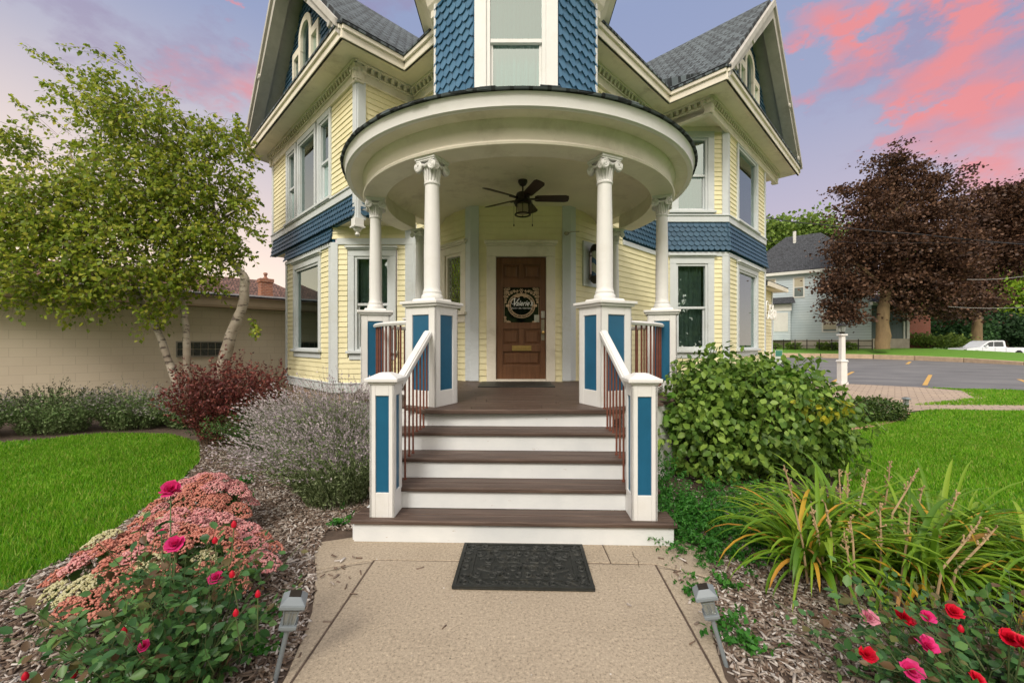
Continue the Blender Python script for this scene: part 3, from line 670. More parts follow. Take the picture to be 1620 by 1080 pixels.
def column(cx, cy, zb, r, ang):
    c = MB(); zt = 3.43
    hcap = .245*r/.085; z1 = zt-hcap
    c.lathe([(r*1.28, zb), (r*1.32, zb+.015), (r*1.28, zb+.04), (r*1.12, zb+.055), (r*1.16, zb+.075), (r*1.05, zb+.09), (r, zb+.12), (r*1.0, zb+.5), (r*.86, z1-.02), (r*.98, z1-.015), (r*1.0, z1), (r*.85, z1+.015)], (cx, cy, 0), 28)
    col_ = c.build('column', WHITE, H, smooth=True)
    k = MB(); k.lathe([(r*.84, z1), (r*.84, z1+.05), (r*.95, z1+hcap*.52), (r*1.12, z1+hcap*.62), (r*.95, z1+hcap*.75), (r*.9, z1+hcap*.86)], (cx, cy, 0), 28)
    for i in range(16):     # leaf ribs of the bell
        a = 2*math.pi*i/16; pts = [(cx+math.cos(a)*rr, cy+math.sin(a)*rr, z1+zz*hcap) for rr, zz in ((r*.86, .04), (r*.90, .3), (r*1.0, .5), (r*1.10, .56), (r*1.12, .50))]
        k.tube(pts, [.008, .010, .012, .009, .004], 6)
    s = r*3.0
    k.obox((cx, cy), s, s, zt-hcap*.10, zt, ang); k.obox((cx, cy), s*.93, s*.93, zt-hcap*.17, zt-hcap*.09, ang)
    for q in range(4):      # four corner volutes
        a = ang+math.pi/4+q*math.pi/2; dirn = Vector((math.cos(a), math.sin(a), 0)); base = Vector((cx, cy, zt-hcap*.34))+dirn*r*1.62
        for sg in (-1, 1):
            fa = ang+q*math.pi/2+(0 if sg < 0 else math.pi/2)
            fn = Vector((math.cos(fa), math.sin(fa), 0)); u = Vector((-fn.y, fn.x, 0))
            cc = Vector((cx, cy, zt-hcap*.38))+fn*(s*.46)+u*(s*.36 if sg < 0 else -s*.36)
            k.tube(spiral(cc, u*(1 if sg < 0 else -1), Vector((0, 0, 1)), hcap*.20), [hcap*.050]*26+[hcap*.07], 6)
            k.tube([cc-fn*s*.10, cc+fn*.004], [hcap*.17, hcap*.16], 14)
        # scroll band between volutes
        fa = ang+q*math.pi/2; fn = Vector((math.cos(fa), math.sin(fa), 0)); u = Vector((-fn.y, fn.x, 0))
        k.tube([Vector((cx, cy, zt-hcap*.27))+fn*s*.44+u*s*t*.34-Vector((0, 0, hcap*.10*(1-abs(t)))) for t in (-1, -.5, 0, .5, 1)], hcap*.055, 6)
    k.build('capital', WHITE, col_, smooth=True)
def pedestal(cx, cy, s, ang, zb=.86, zt=1.93):
    m = MB(); m.obox((cx, cy), s-.03, s-.03, zb, zt-.05, ang); ped = None
    h = s/2
    Ws = []
    for q in range(4):
        fa = ang+q*math.pi/2; fn = V2(math.cos(fa), math.sin(fa)); u = V2(-fn.y, fn.x); c0 = V2(cx, cy)+fn*h
        Ws.append(Wall(c0-u*h, c0+u*h, fn))
    for W in Ws:   # frame boards round a recessed panel
        e = .0
        W.box(m, 0, .085, zb, zt-.05, -.02, e); W.box(m, s-.085, s, zb, zt-.05, -.02, e)
        W.box(m, .085, s-.085, zb, zb+.16, -.02, e-.001); W.box(m, .085, s-.085, zt-.14, zt-.05, -.02, e-.001)
    ped = m.build('pedestal', WHITE, H, bevel=.004)
    c = MB(); c.obox((cx, cy), s+.05, s+.05, zt-.055, zt-.03, ang); c.obox((cx, cy), s+.09, s+.09, zt-.03, zt, ang); c.obox((cx, cy), s*.80, s*.80, zt, zt+.035, ang, .9); c.build('pedestal_cap', WHITE, ped, bevel=.006)
    for W in Ws:
        p = MB(); W.box(p, .087, s-.087, zb+.162, zt-.142, -.02, -.0135); p.build('blue_panel', BLUEDK, ped)
RC_ = 2.02
cols = []
for sx_, dx, cyy, r, s in ((-1, .935, 0, .086, .385), (1, .885, 0, .086, .385), (-1, 1.93, 0, .082, .36), (1, 1.90, 0, .082, .36)):
    cx = PX+sx_*dx; cy = PY-math.sqrt(RC_**2-dx**2); a = math.atan2(cy-PY, cx-PX)
    pedestal(cx, cy, s, a); column(cx, cy, 1.965, r, a); cols.append((cx, cy, a, s))
for sx_ in (-1, 1):
    cx, cy = PX+sx_*1.66, 7.02; a = math.atan2(cy-PY, cx-PX); pedestal(cx, cy, .33, a); column(cx, cy, 1.965, .078, a)
# railings between pedestals
for sgn in (-1, 1):
    r = MB(); a_f = math.atan2(cols[0 if sgn < 0 else 1][1]-PY, cols[0 if sgn < 0 else 1][0]-PX); a_r = math.atan2(cols[2 if sgn < 0 else 3][1]-PY, cols[2 if sgn < 0 else 3][0]-PX)
    if sgn < 0: a_f += 0; a_r = a_r if a_r < 0 else a_r-2*math.pi
    d = (a_r-a_f); a0 = a_f+d*.13; a1 = a_f+d*.87; lo, hi = min(a0, a1), max(a0, a1)
    r.lathe([(1.99, 1.705), (2.05, 1.705), (2.06, 1.73), (2.04, 1.752), (2.0, 1.752), (1.98, 1.73)], (PX, PY, 0), 20, lo, hi, closed=True)
    r.lathe([(2.0, .93), (2.04, .93), (2.04, .965), (2.0, .965)], (PX, PY, 0), 20, lo, hi, closed=True)
    rr = r.build('railing', WHITE, H, smooth=True); first = None
    nb = 10
    for i in range(nb):
        a = lo+(i+.5)*(hi-lo)/nb
        if first is None:
            b = MB(); b.tube([(0, 0, .96), (0, 0, 1.71)], .011, 10); first = b.build('baluster', RUST, rr, smooth=True); o = first
        else: o = first.copy(); col.objects.link(o); o.parent = rr
        o.location = (PX+2.02*math.cos(a), PY+2.02*math.sin(a), 0)
# rear short railings, third bay
for sgn in (-1, 1):
    c2 = cols[2 if sgn < 0 else 3]; q0 = Vector((c2[0]-sgn*.02, c2[1]+.2, 0)); q1 = Vector((PX+sgn*1.66, 6.86, 0))
    m = MB(); m.tube([q0+Vector((0, 0, 1.73)), q1+Vector((0, 0, 1.73))], .03, 8); rr = m.build('railing', WHITE, H)
    first = None
    for i in range(6):
        p = q0.lerp(q1, (i+.5)/6)
        if first is None:
            b = MB(); b.tube([(0, 0, .88), (0, 0, 1.71)], .011, 10); first = b.build('baluster', RUST, rr); o = first
        else: o = first.copy(); col.objects.link(o); o.parent = rr
        o.location = p
# deck of boards
mb = MB(); y = 3.98
yaw = math.radians(-1.75)
bw = .14
while y < 8.3:
    half = math.sqrt(max(0, 2.27**2-(y+bw/2-PY)**2)) if y > 4.1 else 0
    if y < 4.13: half = max(half, 1.0)
    if y > PY+.6: half = min(half if half else 9, 2.2); half = 2.0
    x0, x1 = PX-half, PX+half
    xs = [x0]+sorted(random.uniform(x0+.4, x1-.4) for _ in range(1))+[x1]
    for a, b in zip(xs, xs[1:]): mb.box(a+.002, b-.002, y+.004, y+bw-.004, .825, .86+random.uniform(-.0006, .0006))
    y += bw
dk = mb.build('porch_deck', WOOD, H, bevel=.003)
mb = MB(); mb.box(PX-1.02, PX+1.0, 3.965, 4.0, .818, .862); mb.build('deck_nosing', WOOD, dk, bevel=.006)
mb = MB(); mb.lathe([(2.22, .02), (2.25, .02), (2.25, .82), (2.22, .82)], (PX, PY, 0), 48, A0, math.radians(-117), closed=True); mb.build('porch_skirt', WHITE, H); mb = MB(); mb.lathe([(2.22, .02), (2.25, .02), (2.25, .82), (2.22, .82)], (PX, PY, 0), 48, math.radians(-63), A1, closed=True); mb.build('porch_skirt', WHITE, H)
# ---------------- door
D = MB(); W = Wall((-.265, 6.90), (.568, 6.90), (0, -1)); dl = W.len; z0, z1 = .90, 2.93
def dpx(x): return x+.265
# slab built as stiles and rails round recessed panels
P_ = [(dpx(-.155), dpx(.115), 2.59, 2.83), (dpx(.20), dpx(.475), 2.59, 2.83), (dpx(-.149), dpx(.467), 1.845, 2.445), (dpx(-.155), dpx(.115), 1.48, 1.74), (dpx(.20), dpx(.475), 1.48, 1.74), (dpx(-.155), dpx(.475), 1.13, 1.36)]
W.box(D, 0, .11, z0, z1, -.06, -.015); W.box(D, .74, dl, z0, z1, -.06, -.015)
for a, b in ((z0, 1.13), (1.36, 1.48), (1.74, 1.845), (2.445, 2.59), (2.83, z1)): W.box(D, .11, .74, a, b, -.06, -.0155)
for a, b in ((1.48, 1.74), (2.59, 2.83)): W.box(D, .38, .465, a, b, -.06, -.0157)
W.box(D, .10, .75, 1.12, 1.85, -.06, -.045); W.box(D, .10, .75, 2.44, 2.84, -.06, -.045)
for i, (a, b, c, d) in enumerate(P_):
    if i != 2: W.hex = None; D.hexa([W.p(a+.02, c+.02, -.045), W.p(b-.02, c+.02, -.045), W.p(b-.05, c+.05, -.027), W.p(a+.05, c+.05, -.027), W.p(a+.02, d-.02, -.045), W.p(b-.02, d-.02, -.045), W.p(b-.05, d-.05, -.027), W.p(a+.05, d-.05, -.027)])
door = D.build('door', DOOR, H, bevel=.005)
g = MB(); W.box(g, dpx(-.149), dpx(.467), 1.845, 2.445, -.05, -.032)
gdoor, nt, b = newmat('door_glass'); b.inputs['Base Color'].default_value = (.008, .011, .009, 1); b.inputs['Roughness'].default_value = .06
b.inputs['Specular IOR Level'].default_value = .35
n_ = rmp(nt, noise(nt, 4, 5), [(.4, (.004, .006, .005)), (.7, (.03, .045, .02))]); nt.links.new(n_, b.inputs['Base Color'])
pane = g.build('glass_pane', gdoor, door)
g = MB()
for a, b_, c, d in ((-.165, .483, 1.83, 1.85), (-.165, .483, 2.44, 2.46), (-.165, -.145, 1.85, 2.44), (.463, .483, 1.85, 2.44)): W.box(g, dpx(a), dpx(b_), c, d, -.032, -.008)
g.build('glass_bead', DOOR, door)
# emblem on the glass
def Lp(x, z): return Vector((x, 6.90+.029, z))
ex, ez_ = .159, 2.135
EM = MB()
def ell(rx, rz, r, t0=0, t1=2*math.pi, n=48): EM.tube([Lp(ex+rx*math.cos(t0+(t1-t0)*i/n), ez_+rz*math.sin(t0+(t1-t0)*i/n)) for i in range(n+1)], r, 4)
ell(.225, .205, .0065); ell(.185, .165, .0065); ell(.205, .185, .003)
for i in range(16):
    t = 2*math.pi*i/16; EM.tube([Lp(ex+.185*math.cos(t), ez_+.165*math.sin(t)), Lp(ex+.225*math.cos(t+.06), ez_+.205*math.sin(t+.06))], .004, 4)
def scroll(cx, cz, r, sg=1, a0=0, turns=1.6, th=.005):
    n = 22; EM.tube([Lp(cx+sg*r*(1-.85*i/n)*math.cos(a0+turns*2*math.pi*i/n), cz+r*(1-.85*i/n)*math.sin(a0+turns*2*math.pi*i/n)) for i in range(n+1)], th, 4)
for sg in (-1, 1):
    EM.box(ex+sg*.235-.028, ex+sg*.235+.028, 6.926, 6.930, ez_-.02, ez_+.02)
    for (dx, dz, r, a) in ((.265, .27, .03, 0), (.22, .285, .028, 2), (.275, .21, .028, 1), (.235, .235, .02, 3), (.275, .145, .026, 0), (.265, .10, .022, 2), (.24, .15, .018, 1), (.27, .055, .02, 0),
                           (.275, -.25, .026, 1), (.235, -.27, .022, 2), (.275, -.20, .020, 0), (.20, -.28, .018, 1), (.17, .215, .022, 2), (.12, .235, .020, 0), (.21, .19, .018, 3), (.07, .245, .018, 1), (.055, .155, .026, 1), (.10, .15, .02, 0)):
        scroll(ex+sg*dx, ez_+dz, r, sg, a)
    EM.tube([Lp(ex+sg*.29, ez_-.28), Lp(ex+sg*.292, ez_-.1), Lp(ex+sg*.288, ez_+.1), Lp(ex+sg*.29, ez_+.28)], .0035, 4)
    EM.tube([Lp(ex, ez_+.21), Lp(ex+sg*.03, ez_+.26), Lp(ex+sg*.012, ez_+.285), Lp(ex, ez_+.25)], .006, 4)
    EM.tube([Lp(ex+sg*.06, ez_+.20), Lp(ex+sg*.12, ez_+.27), Lp(ex+sg*.2, ez_+.23), Lp(ex+sg*.27, ez_+.17)], .004, 4)
EM.tube([Lp(ex-.09, ez_+.165), Lp(ex, ez_+.185), Lp(ex+.09, ez_+.165)], .012, 6)
EM.build('emblem', GOLD, pane)
def text(name, s, size, loc, rot, mat, parent, shear=0, ext=.002, xs=1, offset=0, label=None, spacing=1):
    c = bpy.data.curves.new(name, 'FONT'); c.body = s; c.size = size; c.extrude = ext; c.shear = shear; c.align_x = 'CENTER'; c.offset = offset; c.resolution_u = 3; c.space_character = spacing
    t = bpy.data.objects.new(name, c); col.objects.link(t)
    dg = bpy.context.evaluated_depsgraph_get(); me = bpy.data.meshes.new_from_object(t.evaluated_get(dg)); bpy.data.objects.remove(t)
    me.materials.clear(); me.materials.append(mat); o = link(name, me, parent)
    o.matrix_world = Matrix.Translation(loc) @ rot.to_4x4() @ Matrix.Diagonal((xs, 1, 1, 1)); return o
RX = Matrix.Rotation(math.radians(90), 3, 'X')
text('lettering', "alerie's", .125, (ex+.045, 6.922, ez_+.0), RX, VINYLW, pane, .45, xs=.80, offset=.0012)
text('lettering', "V", .185, (ex-.125, 6.922, ez_-.005), RX, VINYLW, pane, .45, xs=.85, offset=.0015)
SW = MB(); SW.tube([Lp(ex-.06, ez_+.10), Lp(ex-.13, ez_+.125), Lp(ex-.175, ez_+.09), Lp(ex-.18, ez_+.05), Lp(ex-.15, ez_+.025), Lp(ex-.12, ez_+.04)], [.002, .004, .005, .004, .003, .002], 5)
SW.build('lettering', VINYLW, pane)
text('lettering', "SALON + SPA + BOUTIQUE", .036, (ex, 6.922, ez_-.055), RX, VINYLW, pane, 0, xs=.78)
m = MB(); m.box(.375, .46, 6.925, 6.928, 1.86, 1.98); m.build('door_sticker', M('sticker', (.45, .47, .40), .6, .3, 60), pane)
m = MB(); W.box(m, dpx(0), dpx(.325), 1.375, 1.465, -.016, -.004); W.box(m, dpx(.03), dpx(.295), 1.40, 1.44, -.004, .002); m.build('mail_slot', BRASS, door, bevel=.003)
m = MB(); W.box(m, dpx(.49), dpx(.548), 1.55, 1.90, -.016, -.006); m.build('lock_plate', PEWTER, door, bevel=.003)
m = MB(); m.lathe([(0, 0), (.010, .0), (.010, .03), (.022, .035), (.028, .05), (.022, .065), (0, .07)], (0, 0, 0), 16); o = m.build('door_knob', BRASS, door, smooth=True); o.location = (.519, 6.906, 1.68); o.rotation_euler = (math.radians(90), 0, 0)
m = MB(); W.box(m, dpx(.488), dpx(.553), 1.92, 2.045, -.016, .012); m.build('keypad_lock', M('keypad_metal', (.50, .48, .42), .35, .2, 40, metal=.5), door, bevel=.012)
m = MB()
W2 = wFace
a0, a1 = dpx(-.425)+.415, 0
fx = lambda x: x+.68
for t in ((fx(-.425), fx(-.268), .86, 2.95, -.05, .05), (fx(.571), fx(.722), .86, 2.95, -.05, .05), (fx(-.425), fx(.722), 2.95, 3.13, -.05, .052), (fx(-.44), fx(.737), 3.13, 3.16, -.05, .08), (fx(-.46), fx(.757), 3.16, 3.21, -.05, .11),
          (fx(-.268), fx(.571), .862, .90, -.06, .06)): W2.box(m, *t)
m.build('door_casing', CREAM, H, bevel=.008)
m = MB(); W2.box(m, fx(-.27), fx(.573), .9, 2.96, -.10, -.062); m.build('door_jamb', DOOR, H)
m = MB()
for i, z in enumerate((.0,)): W2.box(m, 0, W2.len, 3.86, 3.9, -.02, .03)
m.build('ceiling_mould', YELLOW, H)
# ------------------------------------------------------------------ front steps (turned 1.75 degrees clockwise against the house)
ST = empty('porch_steps', (0, 3.07, 0), yaw, label='five brown wooden steps with white risers, square newel posts and sloping handrails', cat='steps')
zst = [.172*i for i in range(1, 6)]; yn = [3.055, 3.271, 3.495, 3.746, 4.0]
for i in range(5):
    y0 = yn[i]-3.07; y1 = (yn[i+1] if i < 4 else 4.12)-3.07+.03; hw = (1.22, 1.165, 1.165, 1.165, .98)[i]
    z = zst[i]
    m = MB(); ym = (y0+y1)/2
    if i < 4:
        m.box(-hw, hw, y0, ym-.002, z-.034, z); m.box(-hw, hw, ym+.002, y1, z-.034, z-.001)
        m.build('tread', WOOD, ST, bevel=.008)
    m = MB(); zb = 0 if i == 0 else zst[i-1]+.001
    m.box(-hw+.02, hw-.02, y0+.028, y0+.05, zb, z-.035); m.build('riser', RISER, ST)
for sg in (-1, 1):
    m = MB()
    for i in range(4):
        m.box(sg*(1.15 if i else 1.2)-.02, sg*(1.15 if i else 1.2)+.0, yn[i]-3.07+.05, 1.02, zst[i]-.172 if i else .0, zst[i]-.036)
    m.build('stringer', RISER, ST)
    cx = sg*.993; cy = 3.10+.10-3.07; s = .193
    m = MB(); m.box(cx-s/2+.014, cx+s/2-.014, cy-s/2+.014, cy+s/2-.014, .172, 1.19)
    h = s/2; zt = 1.19
    pls = []
    for q in range(4):
        fn = V2(math.cos(q*math.pi/2), math.sin(q*math.pi/2)); u = V2(-fn.y, fn.x); c0 = V2(cx, cy)+fn*h
        W = Wall(c0-u*h, c0+u*h, fn); pls.append(W)
        W.box(m, 0, .045, .172, zt, -.02, 0); W.box(m, s-.045, s, .172, zt, -.02, 0)
        W.box(m, .045, s-.045, .172, .36, -.02, -.0008); W.box(m, .045, s-.045, 1.10, zt, -.02, -.0008)
    nw = m.build('newel_post', WHITE, ST, bevel=.003)
    for W in pls:
        p = MB(); W.box(p, .046, s-.046, .361, 1.099, -.02, -.012); p.build('blue_panel', BLUEDK, nw)
    m = MB(); m.obox((cx, cy), .215, .215, 1.188, 1.205, 0); m.obox((cx, cy), .255, .255, 1.205, 1.235, 0); m.obox((cx, cy), .235, .235, 1.235, 1.272, 0, .35); m.build('post_cap', WHITE, nw, bevel=.006)
    # handrail
    a = Vector((sg*.935, .25, 1.165)); b = Vector((sg*.872, 1.02, 1.60))
    m = MB(); d = (b-a).normalized(); side = d.cross(Vector((0, 0, 1))).normalized(); up = side.cross(d)
    def rb(w, h0, h1, a=a, b=b): m.hexa([a-side*w+up*h0, a+side*w+up*h0, b+side*w+up*h0, b-side*w+up*h0, a-side*w+up*h1, a+side*w+up*h1, b+side*w+up*h1, b-side*w+up*h1])
    rb(.040, -.02, .022); rb(.028, -.045, -.02); rb(.028, .022, .034)
    hr = m.build('handrail', WHITE, ST, bevel=.006)
    for i in range(8):
        t = .07+i*.125; p = a.lerp(b, t); yy = p.y+3.07
        zb = zst[min(4, sum(1 for v in yn if v < yy)-1)]
        m = MB(); m.tube([(p.x, p.y, zb), (p.x, p.y, p.z-.045)], .0085, 8); m.tube([(p.x, p.y, zb), (p.x, p.y, zb+.012)], .014, 8)
        m.build('baluster', RUST, hr, smooth=True)
# ------------------------------------------------------------------ ceiling fan
F = empty('ceiling_fan', (.152, 5.80, 3.80), label='dark five-bladed ceiling fan with caged light under the porch ceiling', cat='ceiling fan')
def Fb(name, m, mat, par=F, smooth=True): return m.build(name, mat, par, smooth)
m = MB(); m.lathe([(0, 0), (.065, 0), (.068, -.03), (.045, -.07), (.018, -.085), (.012, -.09), (0, -.09)], (0, 0, 0), 24); Fb('canopy', m, BLACK)
m = MB(); m.tube([(0, 0, -.08), (0, 0, -.18)], .012, 12); Fb('downrod', m, BLACK)
m = MB(); m.lathe([(0, -.155), (.03, -.16), (.085, -.185), (.10, -.22), (.10, -.27), (.125, -.295), (.13, -.32), (.09, -.335), (0, -.34)], (0, 0, 0), 28); Fb('motor', m, BLACK)
for i in range(5):
    a = math.radians(1+72*i); pr_ = []
    m = MB(); c, s_ = math.cos(a), math.sin(a)
    def q(r, w, z): return (r*c-w*s_, r*s_+w*c, z)
    tl_ = .30
    out = [(.17, -.045), (.20, -.062), (.60, -.072), (.645, -.055), (.655, 0), (.645, .055), (.60, .072), (.20, .062), (.17, .045)]
    lo_ = [q(r, w, -.262-w*tl_) for r, w in out]; hi_ = [q(r, w, -.254-w*tl_) for r, w in out]; n = len(out)
    m.add(lo_+hi_, [tuple(range(n))[::-1], tuple(range(n, 2*n))]+[(k, (k+1) % n, n+(k+1) % n, n+k) for k in range(n)]); bl = m.build('blade', FANWOOD, F)
    m = MB(); m.hexa([q(.08, -.02, -.275), q(.22, -.03, -.270), q(.22, .03, -.270), q(.08, .02, -.275), q(.08, -.02, -.262), q(.22, -.03, -.260), q(.22, .03, -.262), q(.08, .02, -.262)]); m.build('blade_arm', BLACK, bl)
m = MB(); m.lathe([(.075, -.34), (.078, -.42), (.07, -.47), (0, -.475), (0, -.34)], (0, 0, 0), 24)
lg, nt, b = newmat('frosted_lamp_glass'); b.inputs['Base Color'].default_value = (.45, .38, .24, 1); b.inputs['Roughness'].default_value = .3; b.inputs['Transmission Weight'].default_value = .3
Fb('lamp_shade', m, lg)
m = MB()
for z in (-.345, -.485): m.lathe([(.095, z-.008), (.115, z-.008), (.115, z+.008), (.095, z+.008)], (0, 0, 0), 28, closed=True)
for k in range(6): a = k*math.pi/3+.5; m.tube([(.10*math.cos(a), .10*math.sin(a), -.345), (.105*math.cos(a), .105*math.sin(a), -.485)], .005, 6)
m.build('lamp_cage', BLACK, F)
for sx_ in (-.125, .135):
    m = MB(); m.tube([(sx_, -.02, -.30), (sx_, -.02, -.62)], .0018, 5); m.lathe([(0, 0), (.010, .012), (.006, .035), (0, .04)], (sx_, -.02, -.66), 10); m.build('pull_chain', BLACK, F)
# ------------------------------------------------------------------ barber pole, camera, sign, mats
def face(W, s, z, o=0): return W.p(s, z, o)
BP = empty('barber_pole', wMR.p(.66, 2.9, .03), label='barber pole lamp with dark caps and blue stripes behind the right front porch column', cat='barber pole')
def rel(m, name, mat, par, base, smooth=False, bevel=0):
    o = m.build(name, mat, None, smooth, bevel); o.parent = par; o.matrix_parent_inverse = Matrix.Translation(base).inverted(); return o
bb = wMR.p(.66, 2.9, .03)
m = MB(); wMR.box(m, .34, .86, 2.50, 3.28, .015, .05); rel(m, 'mount_board', TRIM, BP, bb, bevel=.006)
m = MB(); wMR.box(m, .50, .58, 2.62, 3.12, .05, .065)
for z in (2.70, 3.04): m.tube([wMR.p(.54, z, .06), wMR.p(.54, z, .17)], .015, 8)
rel(m, 'bracket', PEWTER, BP, bb)
pc = wMR.p(.52, 0, .19)
stripe, nt, b = newmat('barber_stripe'); tcn = nt.nodes.new('ShaderNodeTexCoord'); wv = nt.nodes.new('ShaderNodeTexWave'); mpn = nt.nodes.new('ShaderNodeMapping'); mpn.inputs['Rotation'].default_value = (0, math.radians(0), 0)
nt.links.new(tcn.outputs['Object'], mpn.inputs[0]); mpn.inputs['Scale'].default_value = (1.6, .6, 1); nt.links.new(mpn.outputs[0], wv.inputs[0]); wv.bands_direction = 'DIAGONAL'; wv.inputs['Scale'].default_value = 2.6
nt.links.new(rmp(nt, wv.outputs['Fac'], [(.30, (.06, .14, .30)), (.36, (.55, .56, .52)), (1, (.55, .56, .52))]), b.inputs['Base Color']); b.inputs['Roughness'].default_value = .15
m = MB(); m.lathe([(0, 2.66), (.085, 2.66), (.085, 3.09), (0, 3.09)], (pc.x, pc.y, 0), 24); rel(m, 'striped_cylinder', stripe, BP, bb, True)
m = MB(); m.lathe([(0, 2.53), (.06, 2.54), (.10, 2.58), (.115, 2.62), (.11, 2.66), (.09, 2.67), (0, 2.67)], (pc.x, pc.y, 0), 24); rel(m, 'cap', BLACK, BP, bb, True)
m = MB(); m.lathe([(0, 3.085), (.09, 3.085), (.11, 3.09), (.115, 3.13), (.10, 3.17), (.07, 3.21), (0, 3.22)], (pc.x, pc.y, 0), 24); rel(m, 'cap', BLACK, BP, bb, True)
p = wFace.p(wFace.len-.04, 3.33, .05)
SC = empty('security_camera', p, label='small grey security camera on the pilaster right of the front door', cat='camera')
m = MB(); m.tube([p+Vector((0, 0, 0)), p+Vector((-.04, -.08, -.02))], .03, 14); rel(m, 'camera_body', PEWTER, SC, p, True)
m = MB(); m.tube([p, p+Vector((.07, .0, .03)), p+Vector((.2, .03, .04))], .006, 6); rel(m, 'cable', PEWTER, SC, p)
# "Salon" sign standing off the rear wing wall
SG = Wall((7.24, 11.74), (8.20, 12.70), OUTR)
sb = SG.p(.6, 2.4)
SN = empty('salon_sign', sb, label='white script sign reading Salon on the yellow side wall', cat='sign')
rz = math.atan2(SG.d.y, SG.d.x)
rot = (Matrix.Rotation(rz, 3, 'Z') @ RX)
t = text('lettering', "Salon", .62, SG.p(.80, 2.22, 0), rot, VINYLW, None, .35, ext=.015, xs=.62, offset=.006); mw = t.matrix_world.copy(); t.parent = SN; t.matrix_parent_inverse = Matrix.Translation(sb).inverted()
m = MB(); m.tube([SG.p(.20+.15*math.cos(a), 2.46+.26*math.sin(a)) for a in [i*math.pi/10+.6 for i in range(19)]], .016, 6); rel(m, 'lettering', VINYLW, SN, sb)
m = MB(); [m.tube([SG.p(x, 2.4, -.27), SG.p(x, 2.4, 0)], .01, 6) for x in (.3, .8)]; rel(m, 'bracket', BLACK, SN, sb)
# one-storey rear wing
rw = Wall((7.35, 12.25), (8.41, 13.31), OUTR); rb_ = Wall((8.41, 13.31), (6.4, 15.3), OUTR)
siding(rw, 0, rw.len, .3, 3.15); siding(Wall((8.41, 13.31), (6.41, 15.31), (1, 1)), 0, 2.8, .3, 3.15); cboard([(rw, rw.len-.10, rw.len+.01)], .3, 3.15)
poly('soffit', [(7.2, 11.9, 3.16), (8.95, 13.3, 3.16), (6.6, 15.6, 3.16), (5.5, 14.0, 3.16)], SOFFIT, (0, 0, .06))
mb = MB(); We = Wall((7.30, 11.70), (8.93, 13.33), OUTR); We.box(mb, 0, We.len, 3.14, 3.27, -.02, .02); mb.build('fascia', CREAM, H)
mb = MB(); mb.prism([(7.25, 11.65, 3.27), (8.97, 13.33, 3.27), (6.6, 15.6, 3.27), (6.0, 13.4, 4.1)], (0, 0, .03)); mb.build('roof', SHING, H)
# door mats
m = MB(); m.box(-.50, .63, 5.98, 6.78, .861, .873); tag(m.build('doormat', RUBBER, bevel=.004), 'plain black doormat lying on the porch boards before the door', 'doormat')
DM = empty('doormat', (.075, 2.765, .004), math.radians(-1.6), label='black rubber doormat with scrollwork on the concrete before the bottom step', cat='doormat')
w2, d2 = .435, .275
m = MB(); m.box(-w2, w2, -d2, d2, 0, .010); m.build('mat_base', RUBBER, DM, bevel=.003)
m = MB()
for a in ((-w2, w2, -d2, -d2+.022), (-w2, w2, d2-.022, d2), (-w2, -w2+.022, -d2+.022, d2-.022), (w2-.022, w2, -d2+.022, d2-.022)): m.box(*a, .010, .019)
for a in ((-w2+.09, w2-.09, -d2+.085, -d2+.095), (-w2+.09, w2-.09, d2-.095, d2-.085), (-w2+.095, -w2+.105, -d2+.09, d2-.09), (w2-.105, w2-.095, -d2+.09, d2-.09)): m.box(*a, .010, .016)
def msc(cx, cy, r, a0, sg, turns=1.4, th=.0085):
    m.tube([(cx+sg*r*(1-.8*i/18)*math.cos(a0+turns*2*math.pi*i/18), cy+r*(1-.8*i/18)*math.sin(a0+turns*2*math.pi*i/18), .0105) for i in range(19)], [th*(1-.3*i/18) for i in range(19)], 6, False)
for k in range(9):
    x = -w2+.07+k*(2*w2-.14)/8
    for yy, f in ((-d2+.055, 1), (d2-.055, -1)): msc(x, yy, .030, k, 1 if k % 2 else -1); m.tube([(x+.02, yy+f*.02, .0105), (x+.07, yy-f*.018, .0105)], .007, 6)
for k in range(4):
    y = -d2+.12+k*.105
    for xx, f in ((-w2+.055, 1), (w2-.055, -1)): msc(xx, y, .032, k, f)
for sx_ in (-1, 1):
    for sy in (-1, 1):
        for (dx, dy, r, a) in ((.06, .05, .045, 0), (.15, .06, .05, 2), (.24, .05, .05, 1), (.30, .13, .035, 3), (.10, .13, .04, 2), (.19, .14, .04, 0), (.03, .13, .03, 1)): msc(sx_*dx, sy*dy, r, a, sx_*sy, 1.3)
        m.tube([(0, 0, .0105), (sx_*.05, sy*.03, .0105), (sx_*.10, sy*.02, .0105), (sx_*.2, sy*.10, .0105), (sx_*.30, sy*.06, .0105)], .008, 6)
m.build('scrollwork', RUBBER, DM)
# ------------------------------------------------------------------ ground
def flat(name, pts, z, mat, kind='structure', th=0, **k):
    mb = MB(); mb.add([(x, y, z) for x, y in pts], [tuple(range(len(pts)))])
    if th:
        mb = MB(); mb.prism([(x, y, z-th) for x, y in pts], (0, 0, th))
    o = mb.build(name, mat); 
    if kind: o['kind'] = kind
    return o
def grassmat(name='lawn_ground', c=(.045, .13, .012)):
    m, nt, b = newmat(name); b.inputs['Roughness'].default_value = .9
    f = noise(nt, 1.2, 6); f2 = noise(nt, 60, 4, .7)
    cc = mixc(nt, rmp(nt, f2, [(.3, (0, 0, 0)), (.7, (1, 1, 1))]), rmp(nt, f, [(.3, tuple(x*.8 for x in c)), (.7, c)]), tuple(x*1.7 for x in c))
    nt.links.new(cc, b.inputs['Base Color']); bump(nt, b, f2, .8, .03); return m
GG = grassmat(c=(.06, .16, .012)); GF = grassmat('far_lawn', (.085, .20, .014))
SOIL = M('mulch_soil', (.085, .060, .045), .95, .45, 9, .9, 45)
